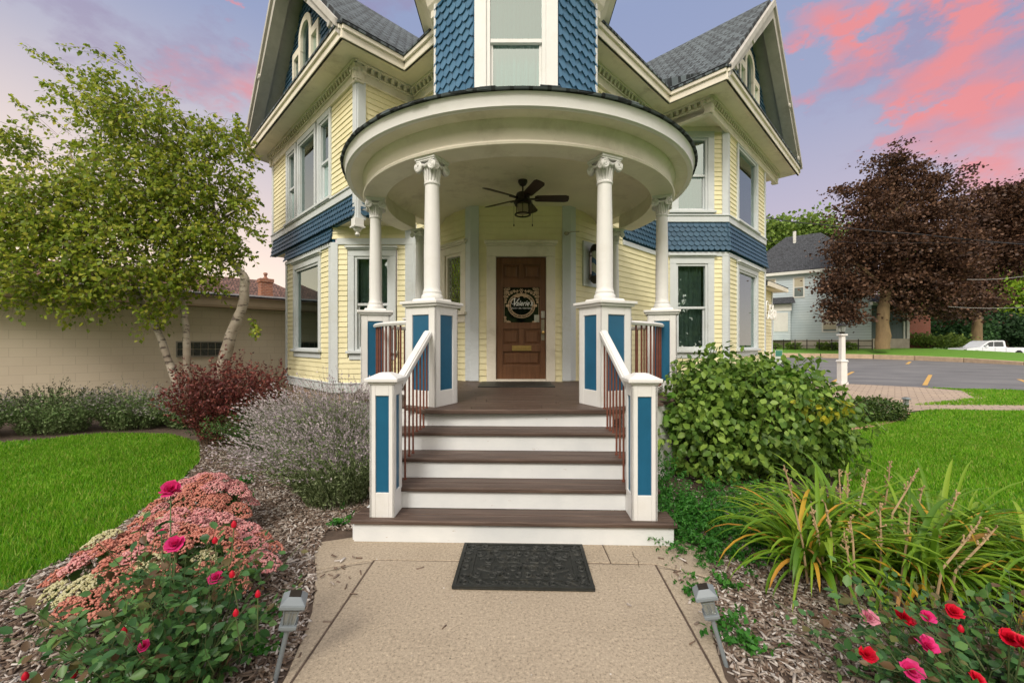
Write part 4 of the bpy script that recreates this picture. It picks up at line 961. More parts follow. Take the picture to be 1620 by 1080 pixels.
g = flat('ground', [(-300, -60), (300, -60), (300, 500), (-300, 500)], -.012, M('ground_grass', (.06, .12, .02), .95, .3, .5))
flat('mulch_bed', [(-9, -1), (3.6, -1), (3.6, 2.0), (5.6, 7.4), (7.6, 9.4), (5.5, 12), (-7, 12), (-14, 11), (-16, 6), (-9, 2)], -.006, SOIL)
LAWN_L = [(-16, -1), (-4.0, -1), (-3.2, 1.6), (-3.05, 2.4), (-3.15, 3.2), (-3.45, 4.1), (-3.95, 5.2), (-4.65, 6.1), (-5.6, 6.75), (-6.6, 6.7), (-8.5, 5.9), (-12, 5.0), (-16, 4.4)]
LAWN_R = [(3.2, -1), (3.0, 1.2), (3.02, 2.4), (3.22, 3.3), (3.52, 4.5), (4.25, 5.5), (5.15, 6.6), (6.2, 7.35), (7.4, 7.9), (8.2, 8.6), (9.4, 9.2), (12, 9.0), (17, 8.6), (25, 8.2), (25, -1)]
LAWN_N = [(9.9, 9.95), (13, 9.8), (26, 9.3), (26, 11.9), (16.5, 12.9), (13.9, 13.9), (11.0, 14.6), (13.2, 12.6), (13.0, 11.6)]
flat('lawn', LAWN_L, 0.0, GG); flat('lawn', LAWN_R, 0.0, GG); 
flat('lawn', [(9.7, 9.95), (26, 9.3), (26, 11.9), (16.5, 12.9), (14.0, 13.8), (14.2, 13.0), (12.6, 11.2)], .0, GG)
# concrete walk: main slab, side slabs, slab under the step
def slab(pts, z=.02): 
    mb = MB(); mb.prism([(x, y, -.1) for x, y in pts], (0, 0, .1+z-.02)); o = mb.build('walkway', CONC, bevel=.006); o['kind'] = 'structure'
gp = .006
jl = [(-.956, 2.85), (-.985, 1.6), (-1.02, -1)]; jr = [(.975, 2.79), (.915, 1.6), (.86, -1)]
slab([(jl[2][0]+gp, jl[2][1]), (jr[2][0]-gp, jr[2][1]), (jr[1][0]-gp, jr[1][1]), (jr[0][0]-gp, jr[0][1]), (jl[0][0]+gp, jl[0][1]), (jl[1][0]+gp, jl[1][1])])
slab([(-1.10, -1), (jl[2][0]-gp, -1), (jl[1][0]-gp, 1.6), (jl[0][0]-gp, 2.85-.0), (-1.30, 2.72), (-1.20, 2.5), (-1.12, 2.3), (-1.07, 2.1), (-1.02, 1.85), (-1.0, 1.5)])
slab([(jr[2][0]+gp, -1), (.97, -1), (.955, 1.5), (.96, 1.85), (1.03, 2.1), (1.13, 2.35), (1.27, 2.62), (jr[0][0]+gp, 2.785), (jr[1][0]+gp, 1.6)])
slab([(-1.30, 2.73), (jl[0][0], 2.86), (jr[0][0]-.3, 2.815), (jr[0][0]-.3-.004, 3.2), (-1.2, 3.2), (-1.48, 3.10), (-1.40, 2.9)])
slab([(jr[0][0]-.3+gp, 2.815), (jr[0][0], 2.80), (1.28, 2.63), (1.40, 2.80), (1.44, 2.95), (1.25, 3.2), (jr[0][0]-.3+gp, 3.2)])
CRK = M('crack_dirt', (.10, .075, .05), .95, .3, 20)
for pts in ([(1000, 868), (1003, 876), (1009, 881), (1011, 893)], [(592, 885), (560, 889), (530, 896), (502, 903)], [(1040, 893), (1070, 898), (1100, 905), (1118, 911)]):
    q = [V2((a-810)/650*975/(b-543)*.9867, 975/(b-543)*.9867) for a, b in pts]; mb = MB()
    for i in range(len(q)-1):
        for k in range(5):
            a = q[i].lerp(q[i+1], k/5)+V2(random.uniform(-.003, .003), random.uniform(-.003, .003)); b = q[i].lerp(q[i+1], (k+1)/5); d = (b-a).normalized(); nn = V2(-d.y, d.x)*random.uniform(.0012, .003)
            mb.add([(*(a-nn), .0035), (*(b-nn), .0035), (*(b+nn), .0035), (*(a+nn), .0035)], [(0, 1, 2, 3)])
    o = mb.build('walkway_crack', CRK); o['kind'] = 'structure'
# ------------------------------------------------------------------ mulch chips
def inpoly(P, poly):
    x, y = P[:, 0], P[:, 1]; c = np.zeros(len(P), bool); n = len(poly); j = n-1
    for i in range(n):
        xi, yi = poly[i]; xj, yj = poly[j]
        c ^= ((yi > y) != (yj > y)) & (x < (xj-xi)*(y-yi)/(yj-yi+1e-12)+xi); j = i
    return c
def sample(n, x0, x1, y0, y1): return np.stack([rng.uniform(x0, x1, n), rng.uniform(y0, y1, n)], 1)
def chipmat():
    m, nt, b = newmat('wood_chip'); g_ = nt.nodes.new('ShaderNodeNewGeometry')
    cc = rmp(nt, g_.outputs['Random Per Island'], [(0, (.10, .065, .045)), (.35, (.16, .11, .08)), (.6, (.24, .19, .15)), (.82, (.38, .33, .29)), (1, (.58, .54, .50))])
    nt.links.new(cc, b.inputs['Base Color']); b.inputs['Roughness'].default_value = .9; return m
CH = ([(-.5, -.11, 0), (.5, -.06, 0), (.46, .09, 0), (-.42, .12, 0), (-.5, -.10, .16), (.5, -.05, .14), (.44, .08, .13), (-.42, .10, .18)],
      [(4, 5, 6, 7), (0, 1, 5, 4), (1, 2, 6, 5), (2, 3, 7, 6), (3, 0, 4, 7)])
walk = [(-1.48, 3.3), (-1.40, 2.9), (-1.30, 2.72), (-1.20, 2.5), (-1.07, 2.1), (-1.0, 1.5), (-1.1, -1), (.97, -1), (.955, 1.5), (1.03, 2.1), (1.27, 2.62), (1.44, 2.95), (1.25, 3.3)]
Pc = np.concatenate([sample(26000, -3.6, -.95, 1.3, 4.2), sample(16000, -4.6, -1.2, 3.6, 8), sample(26000, .9, 3.4, 1.3, 4.0), sample(5000, 1.2, 5.6, 3.8, 7.6)])
Pc = Pc[~inpoly(Pc, walk) & ~inpoly(Pc, LAWN_L) & ~inpoly(Pc, LAWN_R)]
Ps_ = np.concatenate([np.column_stack([rng.normal(-1.16, .08, 70), rng.uniform(1.4, 2.9, 70)]), np.column_stack([rng.normal(1.14, .08, 70), rng.uniform(1.4, 2.9, 70)]), sample(5, -1, 1, 1.6, 2.9)]); Pc = np.concatenate([Pc, Ps_])
n = len(Pc); D_ = rng.normal(size=(n, 3)); D_[:, 2] *= .22; D_[-145:, 2] = 0
Rm = basis(D_, .35, np.tile([0, 0, 1.0], (n, 1))); Rm = Rm[:, :, [1, 0, 2]]
Sz = np.stack([rng.uniform(.018, .062, n), rng.uniform(.02, .07, n), rng.uniform(.02, .05, n)], 1)
o = inst_mesh('mulch_chips', chipmat(), *CH, np.column_stack([Pc, rng.uniform(-.004, .016, n)]), Rm, Sz); o['kind'] = 'stuff'
# ------------------------------------------------------------------ grass blades
def grass(name, regs, hgt=(.035, .07), cols=None, clear=None):
    Ps = []; 
    for poly_, n_, bx in regs:
        p = sample(n_, *bx); Ps.append(p[inpoly(p, poly_)])
    P = np.concatenate(Ps); n = len(P); dist = np.hypot(P[:, 0], P[:, 1])
    D_ = np.column_stack([rng.normal(0, .32, n), rng.normal(0, .32, n), np.ones(n)])
    Rm = basis(D_); h = rng.uniform(*hgt, n)*(1+.25*np.sin(P[:, 0]*3.1)*np.sin(P[:, 1]*2.7))
    S = np.stack([.0045+.0016*dist*rng.uniform(.6, 1.2, n), h, h], 1)
    o = inst_mesh(name, cols, *BLADE, np.column_stack([P, np.zeros(n)]), Rm, S); o['kind'] = 'stuff'
GRM = leafmat('grass_blade', [(.08, .25, .008), (.13, .36, .012), (.19, .44, .016), (.25, .48, .03), (.40, .46, .10)], .35, .55)
grass('grass', [(LAWN_L, 100000, (-7, -2.9, 1.8, 6.8)), (LAWN_L, 40000, (-14, -6, 3.5, 7)), (LAWN_R, 120000, (2.4, 7.5, 1.8, 7.8)), (LAWN_R, 70000, (6.5, 16, 4.5, 9.3))], cols=GRM)
grass('grass', [([(9.7, 9.95), (26, 9.3), (26, 11.9), (16.5, 12.9), (14.0, 13.8), (14.2, 13.0), (12.6, 11.2)], 40000, (9.5, 20, 9, 14))], hgt=(.04, .07), cols=GRM)
# paved terrace, path, asphalt, stall lines
def pavers():
    m, nt, b = newmat('pavers'); b.inputs['Roughness'].default_value = .9
    t = nt.nodes.new('ShaderNodeTexCoord'); br = nt.nodes.new('ShaderNodeTexBrick'); mp_ = nt.nodes.new('ShaderNodeMapping'); mp_.inputs['Rotation'].default_value = (0, 0, .75)
    nt.links.new(t.outputs['Object'], mp_.inputs[0]); nt.links.new(mp_.outputs[0], br.inputs['Vector'])
    br.inputs['Scale'].default_value = 1; br.inputs['Brick Width'].default_value = .30; br.inputs['Row Height'].default_value = .30; br.inputs['Mortar Size'].default_value = .012
    br.inputs['Color1'].default_value = (.44, .34, .25, 1); br.inputs['Color2'].default_value = (.36, .28, .215, 1); br.inputs['Mortar'].default_value = (.20, .15, .11, 1)
    cc = mixc(nt, rmp(nt, noise(nt, .8, 6, .7), [(.45, (0, 0, 0)), (.75, (.5, .5, .5))]), br.outputs['Color'], (.28, .23, .20)); nt.links.new(cc, b.inputs['Base Color']); return m
PV = pavers()
flat('terrace', [(3.5, 12.2), (5.6, 9.6), (8.0, 8.75), (9.35, 9.25), (12.0, 9.15), (17, 8.75), (26, 8.3), (26, 9.2), (16, 9.7), (11.2, 10.05), (13.2, 11.4), (14.3, 13.0), (13.9, 14.0), (12.1, 15.4), (9.0, 17.0), (8.5, 15)], .008, PV)
m = MB()
for i in range(26):
    t = i/25; x = 5.5+2.75*t; y = 6.95+1.65*t+.35*math.sin(t*math.pi)*-.6; a = math.atan2(1.65, 2.75)
    m.obox((x, y), .20, .10, -.02, .045, a)
tag(m.build('brick_edging', M('edging_brick', (.42, .24, .17), .9, .25, 12, .3, 40), bevel=.01), 'low curb of reddish edging bricks between the lawn and the small shrub bed', 'edging')
def asphalt():
    m, nt, b = newmat('asphalt'); b.inputs['Roughness'].default_value = .85
    c = rmp(nt, noise(nt, .35, 6, .65, (1, 2.2, 1)), [(.3, (.10, .10, .104)), (.55, (.155, .153, .155)), (.8, (.24, .23, .22))])
    c = mixc(nt, rmp(nt, noise(nt, 120, 3), [(.35, (.7, .7, .7)), (.65, (1.2, 1.2, 1.2))]), c, c); nt.links.new(c, b.inputs['Base Color']); bump(nt, b, noise(nt, 100, 3), .3); return m
flat('parking_lot', [(8, 17.2), (12.2, 15.4), (13.9, 14.1), (16.5, 13.0), (26, 12.0), (90, 8), (90, 40), (40, 33), (37, 41), (28, 47), (8, 52)], .004, asphalt())
YP = M('stall_line_paint', (.55, .33, .09), .8, .25, 6)
def pxg(px, py): Y_ = 975/(py-543); return ((px-810)/650*Y_, Y_)
def stall(a, b, w=.13):
    A, B = V2(*pxg(*a)), V2(*pxg(*b)); d = (B-A).normalized(); nn = V2(-d.y, d.x)*w/2
    tag(flat('stall_line', [A-nn, B-nn, B+nn, A+nn], .010, YP), group='yellow parking stall lines')
stall((1318, 604), (1350, 588)); stall((1463, 609.5), (1472, 593)); stall((1435, 576), (1440, 572), .18); stall((1612, 600), (1640, 611)); 
# retaining wall, raised lawn
RWL = M('retaining_block', (.50, .38, .26), .9, .2, 2.5, .4, 8, dirt=(.30, .23, .17), dscale=1.5)
edge = [(18, 53), (28.7, 44.8), (32, 42.6), (34.8, 39.6), (35.6, 36.4), (35.7, 32.5), (35.1, 28.2), (34.4, 24.5), (33.5, 19), (33, 15)]
etop = [.47, .45, .45, .43, .41, .36, .24, .18, .12, .1]
m = MB()
for i in range(len(edge)-1):
    a, b = V2(*edge[i]), V2(*edge[i+1]); l = (b-a).length; k = max(1, int(l/2.2)); d = (b-a).normalized(); nn = V2(-d.y, d.x)
    if nn.dot(V2(1, 1)) < 0: nn = -nn
    for q in range(k):
        p = a+d*(l*q/k+.03); r_ = a+d*(l*(q+1)/k-.03); z0, z1 = etop[i]+(etop[i+1]-etop[i])*q/k, etop[i]+(etop[i+1]-etop[i])*(q+1)/k
        m.hexa([(p.x, p.y, -.1), (r_.x, r_.y, -.1), (r_.x+nn.x*.3, r_.y+nn.y*.3, -.1), (p.x+nn.x*.3, p.y+nn.y*.3, -.1), (p.x, p.y, z0), (r_.x, r_.y, z1), (r_.x+nn.x*.3, r_.y+nn.y*.3, z1), (p.x+nn.x*.3, p.y+nn.y*.3, z0)])
tag(m.build('retaining_wall', RWL, bevel=.03), 'low tan block retaining wall curving along the far edge of the parking lot', 'wall')
rowA = [(x+.02, y+.02, z-.02) for (x, y), z in zip(edge, etop)]
rowB = [(21, 57, .95), (31, 49.5, 1.0), (35.5, 47.5, 1.0), (39, 44.5, 1.02), (40.6, 39, .98), (40.6, 34.8, .84), (39.6, 30.2, .70), (39.2, 25, .55), (38.5, 19, .4), (38, 15, .3)]
rowC = [(22, 95, 1.2), (40, 95, 1.2), (60, 90, 1.1), (62, 62, 1.0), (50, 50, .95), (42.6, 35.6, .1), (41.5, 30.5, 0), (41, 25, 0), (40, 19, 0), (39.5, 15, 0)]
V = rowA+rowB+rowC; n = len(rowA); Fq = []
for r_ in range(2):
    for i in range(n-1): Fq.append((r_*n+i, r_*n+i+1, (r_+1)*n+i+1, (r_+1)*n+i))
m = MB(); m.add(V, Fq); o = m.build('raised_lawn', GF, smooth=True); o['kind'] = 'structure'
flat('street', [(41, 10), (90, 12), (90, 60), (56, 50), (43, 36)], .006, M('street_asphalt', (.10, .10, .105), .9, .15, 2))
# ------------------------------------------------------------------ planting helpers
def stem_lines(c, n, r0, spread, h, K=9, droop=.35, bias=(0, 0), curl=1.4, jit=.02, hvar=.25):
    a = rng.uniform(0, 2*np.pi, n); q = np.sqrt(rng.uniform(0, 1, n))
    base = np.column_stack([c[0]+np.cos(a)*q*r0[0], c[1]+np.sin(a)*q*r0[1], np.full(n, c[2] if len(c) > 2 else 0.)])
    out = np.column_stack([np.cos(a)*q*spread[0]+bias[0], np.sin(a)*q*spread[1]+bias[1], np.zeros(n)])
    hh = h*(1-rng.uniform(0, hvar, n))*(1-.25*q)
    t = np.linspace(0, 1, K)[None, :, None]
    P = base[:, None]+out[:, None]*t**curl+np.array([0, 0, 1.])*hh[:, None, None]*(t*(1+droop)-droop*t*t*1.0)
    P += np.cumsum(rng.normal(0, jit/K**.5, P.shape), 1)*t
    return P
def ribbons(name, P, w, mat, parent=None, taper=.3):
    """thin crossed stems from polylines P (n,K,3)"""
    n, K, _ = P.shape; T = np.gradient(P, axis=1); T /= np.linalg.norm(T, axis=2, keepdims=True)+1e-9
    A = rng.normal(size=(n, 1, 3)); S = np.cross(T, A); S /= np.linalg.norm(S, axis=2, keepdims=True)+1e-9; S2 = np.cross(T, S)
    ww = w*(1-(1-taper)*np.linspace(0, 1, K))[None, :, None]
    a = [P+S*ww, P-S*ww*.5+S2*ww*.87, P-S*ww*.5-S2*ww*.87]
    V = np.stack(a, 2).reshape(-1, 3); F = []
    i = (np.arange(n)[:, None]*K+np.arange(K-1)[None, :]).ravel()
    for k in range(3): F.append(np.column_stack([i*3+k, i*3+(k+1) % 3, (i+1)*3+(k+1) % 3, (i+1)*3+k]))
    return raw_mesh(name, mat, V, np.concatenate(F), parent)
def along(P, m, t0=.2, t1=1.0, side=.9, fwd=.6, off=0):
    n, K, _ = P.shape; t = rng.uniform(t0, t1, (n, m))*(K-1); i = np.minimum(t.astype(int), K-2); f = (t-i)[..., None]
    ar = np.arange(n)[:, None]; A = P[ar, i]; B = P[ar, i+1]; pos = A*(1-f)+B*f; T = B-A; T /= np.linalg.norm(T, axis=2, keepdims=True)+1e-9
    D_ = T*fwd+rng.normal(size=T.shape)*side; D_ /= np.linalg.norm(D_, axis=2, keepdims=True)
    return (pos+D_*off).reshape(-1, 3), D_.reshape(-1, 3)
def blob_pts(blobs, N, shell=.55, seedscale=.9, rough=.22):
    """points in bumpy ellipsoids; returns positions and outward directions"""
    w = np.array([b[1][0]*b[1][1]*b[1][2] for b in blobs])**.75; cnt = np.maximum(1, (N*w/w.sum()).astype(int)); Ps, Ns = [], []
    for (c, r), k in zip(blobs, cnt):
        d = rng.normal(size=(k, 3)); d /= np.linalg.norm(d, axis=1, keepdims=True)
        rad = (shell+(1-shell)*rng.uniform(0, 1, k)**.6)
        ph = rng.uniform(0, 6.28, 6); fr = 3.2
        lump = 1+rough*(np.sin(d[:, 0]*fr*1.7+ph[0])*np.sin(d[:, 1]*fr*1.3+ph[1])+.6*np.sin(d[:, 2]*fr*2.3+ph[2])*np.sin(d[:, 0]*fr*2.9+ph[3])+.4*np.sin(d[:, 1]*fr*4+ph[4])*np.sin(d[:, 2]*fr*4+ph[5]))
        p = np.array(c)+d*rad[:, None]*lump[:, None]*np.array(r); Ps.append(p); Ns.append(d)
    return np.concatenate(Ps), np.concatenate(Ns)
def leaf_mass(name, blobs, N, size, mat, parent, tmpl=LEAF4, shell=.55, droop=.5, rough=.22, lay=.8, aspect=(1, 1)):
    P, Nn = blob_pts(blobs, N, shell, rough=rough); n = len(P)
    D_ = Nn*.5+rng.normal(size=P.shape)*.7; D_[:, 2] -= droop
    Rm = basis(D_, lay, Nn+np.array([0, 0, .35])); s = rng.uniform(size*.6, size*1.25, n)
    return inst_mesh(name, mat, *tmpl, P, Rm, np.stack([s*aspect[0], s, s], 1), parent)
def plant(name, loc, label, cat='shrub', group=None):
    return empty(name, loc, label=label, cat=cat, group=group) if group else empty(name, loc, label=label, cat=cat)
def fix(par):      # children were built in world space
    bpy.context.view_layer.update()
    for o in par.children: o.matrix_parent_inverse = Matrix.Translation(par.location).inverted()
STEMG = M('green_stem', (.10, .14, .05), .7, .2, 10); STEMB = M('brown_stem', (.12, .075, .045), .8, .3, 10)
STRAW = M('dry_stalk', (.36, .25, .14), .8, .35, 14)
# --- lavender clumps left of the steps
LAVL = leafmat('lavender_leaf', [(.24, .33, .13), (.36, .46, .22), (.48, .55, .33)], .25, .7)
LAVF = leafmat('lavender_bud', [(.44, .37, .42), (.56, .48, .52), (.66, .58, .60)], .15, .8)
def sage(loc, n, r0, spread, h, label, bias=(0, 0), ls=.035, name='lavender_bush'):
    par = plant(name, (loc[0], loc[1], 0), label, 'shrub')
    P = stem_lines(loc, n, r0, spread, h, droop=.45, bias=bias, jit=.06)
    ribbons('stems', P, .0022, STEMG, par)
    p, d = along(P, 16, .05, .70, .45, 1.0); inst_mesh('foliage', LAVL, *LEAF4, p, basis(d), rng.uniform(ls*.6, ls*1.3, len(p))[:, None]*np.array([[.55, 1, 1]]), par)
    p, d = along(P, 10, .62, 1.0, .30, 1.0); inst_mesh('blossom', LAVF, *LEAF4, p, basis(d), rng.uniform(.018, .034, len(p))[:, None]*np.array([[.7, 1, 1]]), par)
    fix(par)
sage((-1.9, 4.6), 900, (.40, .4), (.60, .5), 1.22, 'greyish lavender bush tall behind the left newel post, against the foundation', (-.08, -.05))
sage((-1.66, 3.95), 700, (.28, .3), (.50, .42), .88, 'grey-green lavender bush sprawling beside the bottom steps', (-.22, -.15))
sage((-2.45, 5.1), 480, (.3, .3), (.45, .4), .95, 'lilac-grey lavender bush between the dark green yew and the larger lavenders', (-.1, -.05))
# --- yew
YEW = leafmat('yew_needle', [(.02, .06, .015), (.04, .11, .02), (.09, .19, .03)], .1, .5)
par = plant('yew_shrub', (-3.25, 5.75, 0), 'low dark green yew shrub between the red barberry and the lavender')
P = stem_lines((-3.25, 5.75), 260, (.35, .3), (.6, .45), .62, droop=.3, jit=.05, bias=(-.05, -.12)); ribbons('stems', P, .004, STEMB, par)
p, d = along(P, 46, .15, 1, .9, .6); inst_mesh('foliage', YEW, *NEEDLE, p, basis(d), rng.uniform(.03, .055, len(p))[:, None]*np.array([[1.6, 1, 1]]), par); fix(par)
# --- barberry
BAR = leafmat('barberry_leaf', [(.06, .012, .013), (.14, .032, .032), (.24, .065, .056), (.36, .12, .09)], .2, .45)
par = plant('barberry_shrub', (-4.3, 6.25, 0), 'dark red barberry shrub with arching twigs in front of the birch trunks')
P = stem_lines((-4.25, 6.2), 620, (.36, .32), (.50, .42), 1.42, K=11, droop=.30, jit=.09, curl=1.25, hvar=.5); ribbons('stems', P, .0035, STEMB, par)
p, d = along(P, 38, .12, 1, .9, .5); inst_mesh('foliage', BAR, *LEAF4, p, basis(d), rng.uniform(.025, .052, len(p)), par); fix(par)
# --- catmint row along the block building
CATL = leafmat('catmint_leaf', [(.11, .19, .06), (.19, .29, .10), (.32, .40, .20)], .2, .6)
CATF = leafmat('catmint_spike', [(.26, .23, .24), (.36, .32, .33), (.46, .42, .42)], .15, .8)
DKH = leafmat('seed_head', [(.03, .035, .02), (.06, .06, .035), (.09, .09, .05)], .1, .8)
cl = [((-5.75, 7.5), .62, 'pale catmint clump right beside the barberry at the end of the row'), ((-6.75, 7.35), .82, 'bushy green catmint clump, second from the barberry in the border row'),
      ((-7.75, 6.95), .88, 'tallest catmint clump with dark seed heads in the middle of the border row'), ((-8.8, 6.5), .78, 'grey-green catmint clump near the left edge of the photo'), ((-9.9, 6.1), .80, 'catmint clump cut by the left edge of the photo')]
for i, ((x, y), h, lab) in enumerate(cl):
    par = plant('catmint_clump', (x, y, 0), lab, 'plant', 'catmint clumps in the left border')
    P = stem_lines((x, y), 420, (.45, .35), (.75, .45), h, droop=.4, jit=.07); ribbons('stems', P, .0025, STEMG, par)
    p, d = along(P, 15, .05, .8, .9, .5); inst_mesh('foliage', CATL, *LEAF4, p, basis(d), rng.uniform(.025, .055, len(p)), par)
    p, d = along(P, 6, .7, 1.0, .5, 1.0); inst_mesh('blossom', CATF if i != 2 else DKH, *LEAF4, p, basis(d), rng.uniform(.02, .036, len(p)), par); fix(par)
# --- sedum
SEDL = leafmat('sedum_leaf', [(.05, .12, .03), (.10, .20, .05), (.16, .28, .08)], .15, .5)
FLO = [leafmat('sedum_pink', [(.52, .18, .19), (.66, .30, .29), (.74, .44, .40)], .1, .8), leafmat('sedum_rust', [(.46, .15, .11), (.58, .23, .17), (.66, .32, .24)], .1, .8),
       leafmat('sedum_cream', [(.45, .42, .20), (.55, .52, .30), (.60, .58, .40)], .1, .8)]
def sedum(c, rx, ry, h, nh, label):
    par = plant('sedum_plant', (c[0], c[1], 0), label, 'flowering plant')
    lines = []
    for k in range(nh):
        q = math.sqrt((k+.5)/nh); a = k*2.39996+random.uniform(-.2, .2); x, y = c[0]+rx*q*math.cos(a), c[1]+ry*q*math.sin(a); z = h*(1-.55*q*q)+random.uniform(-.045, .035)
        t = np.linspace(0, 1, 6)[:, None]; b = np.array([c[0]+rx*q*.45*math.cos(a), c[1]+ry*q*.45*math.sin(a), 0]); e = np.array([x, y, z])
        lines.append(b+(e-b)*t+np.array([math.cos(a), math.sin(a), 0])*.04*np.sin(t*np.pi))
        r = random.uniform(.055, .092); nf = int(150*(r/.06)**2); u = np.sqrt(rng.uniform(0, 1, nf)); v = rng.uniform(0, 6.283, nf)
        lump = .006*np.sin(u*9+v*3)
        tilt = np.array([math.cos(a), math.sin(a)])*q*.55
        P_ = np.column_stack([x+r*u*np.cos(v), y+r*u*np.sin(v), z+.036*(1-u**2)+lump]); P_[:, 2] -= (P_[:, 0]-x)*tilt[0]+(P_[:, 1]-y)*tilt[1]
        ci = 2 if random.random() < .10 or (q > .9 and math.cos(a) < -.3 and random.random() < .5) else (1 if (math.sin(a) < .1 and random.random() < .65) or random.random() < .2 else 0)
        S = rng.uniform(.0055, .0095, nf); A = rng.normal(size=(nf, 3)); inst_mesh('flower_head', FLO[ci], *OCTA, P_, basis(A), S, par)
    P = np.array(lines); ribbons('stems', P, .004, STEMG, par, taper=.8)
    p, d = along(P, 16, .15, .92, .9, .3); inst_mesh('foliage', SEDL, *LEAF, p, basis(d), rng.uniform(.035, .075, len(p)), par); fix(par)
sedum((-1.98, 2.38), .56, .43, .46, 64, 'large sedum with pink and rust flower heads behind the left rose bush')
sedum((-2.42, 3.2), .36, .30, .44, 36, 'smaller rounded sedum clump with pink heads, the farther one on the mulch')
# --- roses
ROL = leafmat('rose_leaf', [(.03, .09, .025), (.05, .14, .04), (.08, .19, .05), (.12, .24, .06)], .2, .38)
ROR = leafmat('rose_young_leaf', [(.10, .06, .03), (.16, .10, .05), (.14, .17, .05)], .25, .4)
RED = leafmat('rose_petal_red', [(.62, .008, .03), (.75, .012, .05)], .25, .5); PNK = leafmat('rose_petal_pink', [(.70, .02, .16), (.80, .06, .28)], .25, .5); PAL = leafmat('rose_petal_pale', [(.72, .22, .34), (.78, .36, .45)], .25, .5)
PET = ([(-.25, 0, 0), (.25, 0, 0), (.55, .55, .18), (.35, .95, .34), (-.35, .95, .34), (-.55, .55, .18)], [(0, 1, 2, 5), (5, 2, 3, 4)])
def blossom(par, p, r, mat, tiltv=(0, -.3, 1)):
    Pp, Dd, Uu, Ss = [], [], [], []; T = Vector(tiltv).normalized(); x = T.orthogonal().normalized(); y = T.cross(x)
    for ring, (k, el, s) in enumerate(((6, .05, 1.0), (7, .40, .88), (7, .75, .70), (6, 1.05, .55), (5, 1.3, .42))):
        for i in range(k):
            a = 2*math.pi*(i+.5*ring)/k+random.uniform(-.2, .2); out = x*math.cos(a)+y*math.sin(a)
            Dd.append(out*math.cos(el)+T*math.sin(el)); Uu.append(T*math.cos(el)-out*math.sin(el)); Pp.append(Vector(p)); Ss.append(r*s*random.uniform(.85, 1.1))
    inst_mesh('blossom', mat, *PET, np.array(Pp), basis(np.array(Dd), .32, np.array(Uu)), np.array(Ss), par)
def rose(c, n, r0, spread, h, label, blooms, buds, leaf=.05, lm=15, rb=.25):
    par = plant('rose_bush', (c[0], c[1], 0), label, 'rose bush')
    P = stem_lines(c, n, r0, spread, h, K=8, droop=.2, jit=.08, hvar=.55); ribbons('stems', P, .0035, STEMG, par)
    p, d = along(P, lm, .15, 1.0, .9, .35, off=.03); k = rng.uniform(size=len(p)); zz = p[:, 2]/h
    for nm, mat, sel in (('foliage', ROL, k > rb*np.clip(zz*1.4, 0, 1)), ('young_foliage', ROR, k <= rb*np.clip(zz*1.4, 0, 1))):
        q, e = p[sel], d[sel]; e = e*np.array([1, 1, .5]); inst_mesh(nm, mat, *LEAF, q, basis(e, .5, np.tile([0, -.25, 1.], (len(q), 1))), rng.uniform(leaf*.6, leaf*1.25, len(q)), par)
    for (x, y, z, r, m) in blooms:
        blossom(par, (x, y, z), r, m, (random.uniform(-.3, .3), -.7, 1))
        mb = MB(); mb.tube([(x+(c[0]-x)*.6, y+(c[1]-y)*.6, z*.45), (x+(c[0]-x)*.15, y+(c[1]-y)*.15, z*.8), (x, y, z)], .003, 5); mb.build('flower_stem', STEMG, par)
    for (x, y, z, m) in buds:
        mb = MB(); mb.lathe([(0, 0), (.009, .006), (.011, .016), (.006, .028), (0, .034)], (x, y, z), 10); mb.build('bud', m, par, smooth=True); mb = MB(); mb.tube([(x, y, z), (x+random.uniform(-.03, .03), y+.02, z-.16)], .0022, 4); mb.build('flower_stem', STEMG, par)
    fix(par)
def w(px, py, Y): return ((px-810)/650*Y, Y, CAMZ+(543-py)/650*Y)
bl = [(*w(270, 776, 2.08), .050, PNK), (*w(277, 862, 1.80), .042, PNK), (*w(255, 842, 2.0), .018, PNK), (*w(343, 914, 1.75), .030, PNK), (*w(228, 1022, 1.5), .022, PNK)]
bd = [(*w(370, 835, 1.75), RED), (*w(367, 914, 1.7), RED), (*w(143, 1040, 1.55), RED), (*w(117, 1072, 1.5), RED), (*w(196, 1005, 1.55), RED), (*w(408, 945, 1.7), RED), (*w(373, 975, 1.65), RED), (*w(40, 1076, 1.5), RED), (*w(340, 860, 1.8), RED)]
rose((-1.45, 1.74), 105, (.18, .15), (.23, .22), .76, 'dark green rose bush with a few magenta flowers beside the left solar light', bl, bd, leaf=.043, lm=22)
bl = [(*w(1375, 978, 1.75), .034, PAL), (*w(1430, 978, 1.72), .038, RED), (*w(1466, 976, 1.74), .030, PNK), (*w(1507, 968, 1.76), .036, RED), (*w(1371, 1036, 1.65), .034, RED), (*w(1466, 1022, 1.62), .040, PNK), (*w(1441, 1062, 1.60), .040, PNK),
      (*w(1596, 1010, 1.6), .040, RED), (*w(1617, 1018, 1.55), .034, RED), (*w(1545, 1075, 1.55), .03, RED)]
rose((1.98, 1.64), 150, (.34, .18), (.42, .28), .46, 'low rose bush with bright red and pink flowers in the bottom right corner', bl, [(*w(1520, 1000, 1.7), RED)], leaf=.045, lm=17, rb=.3)
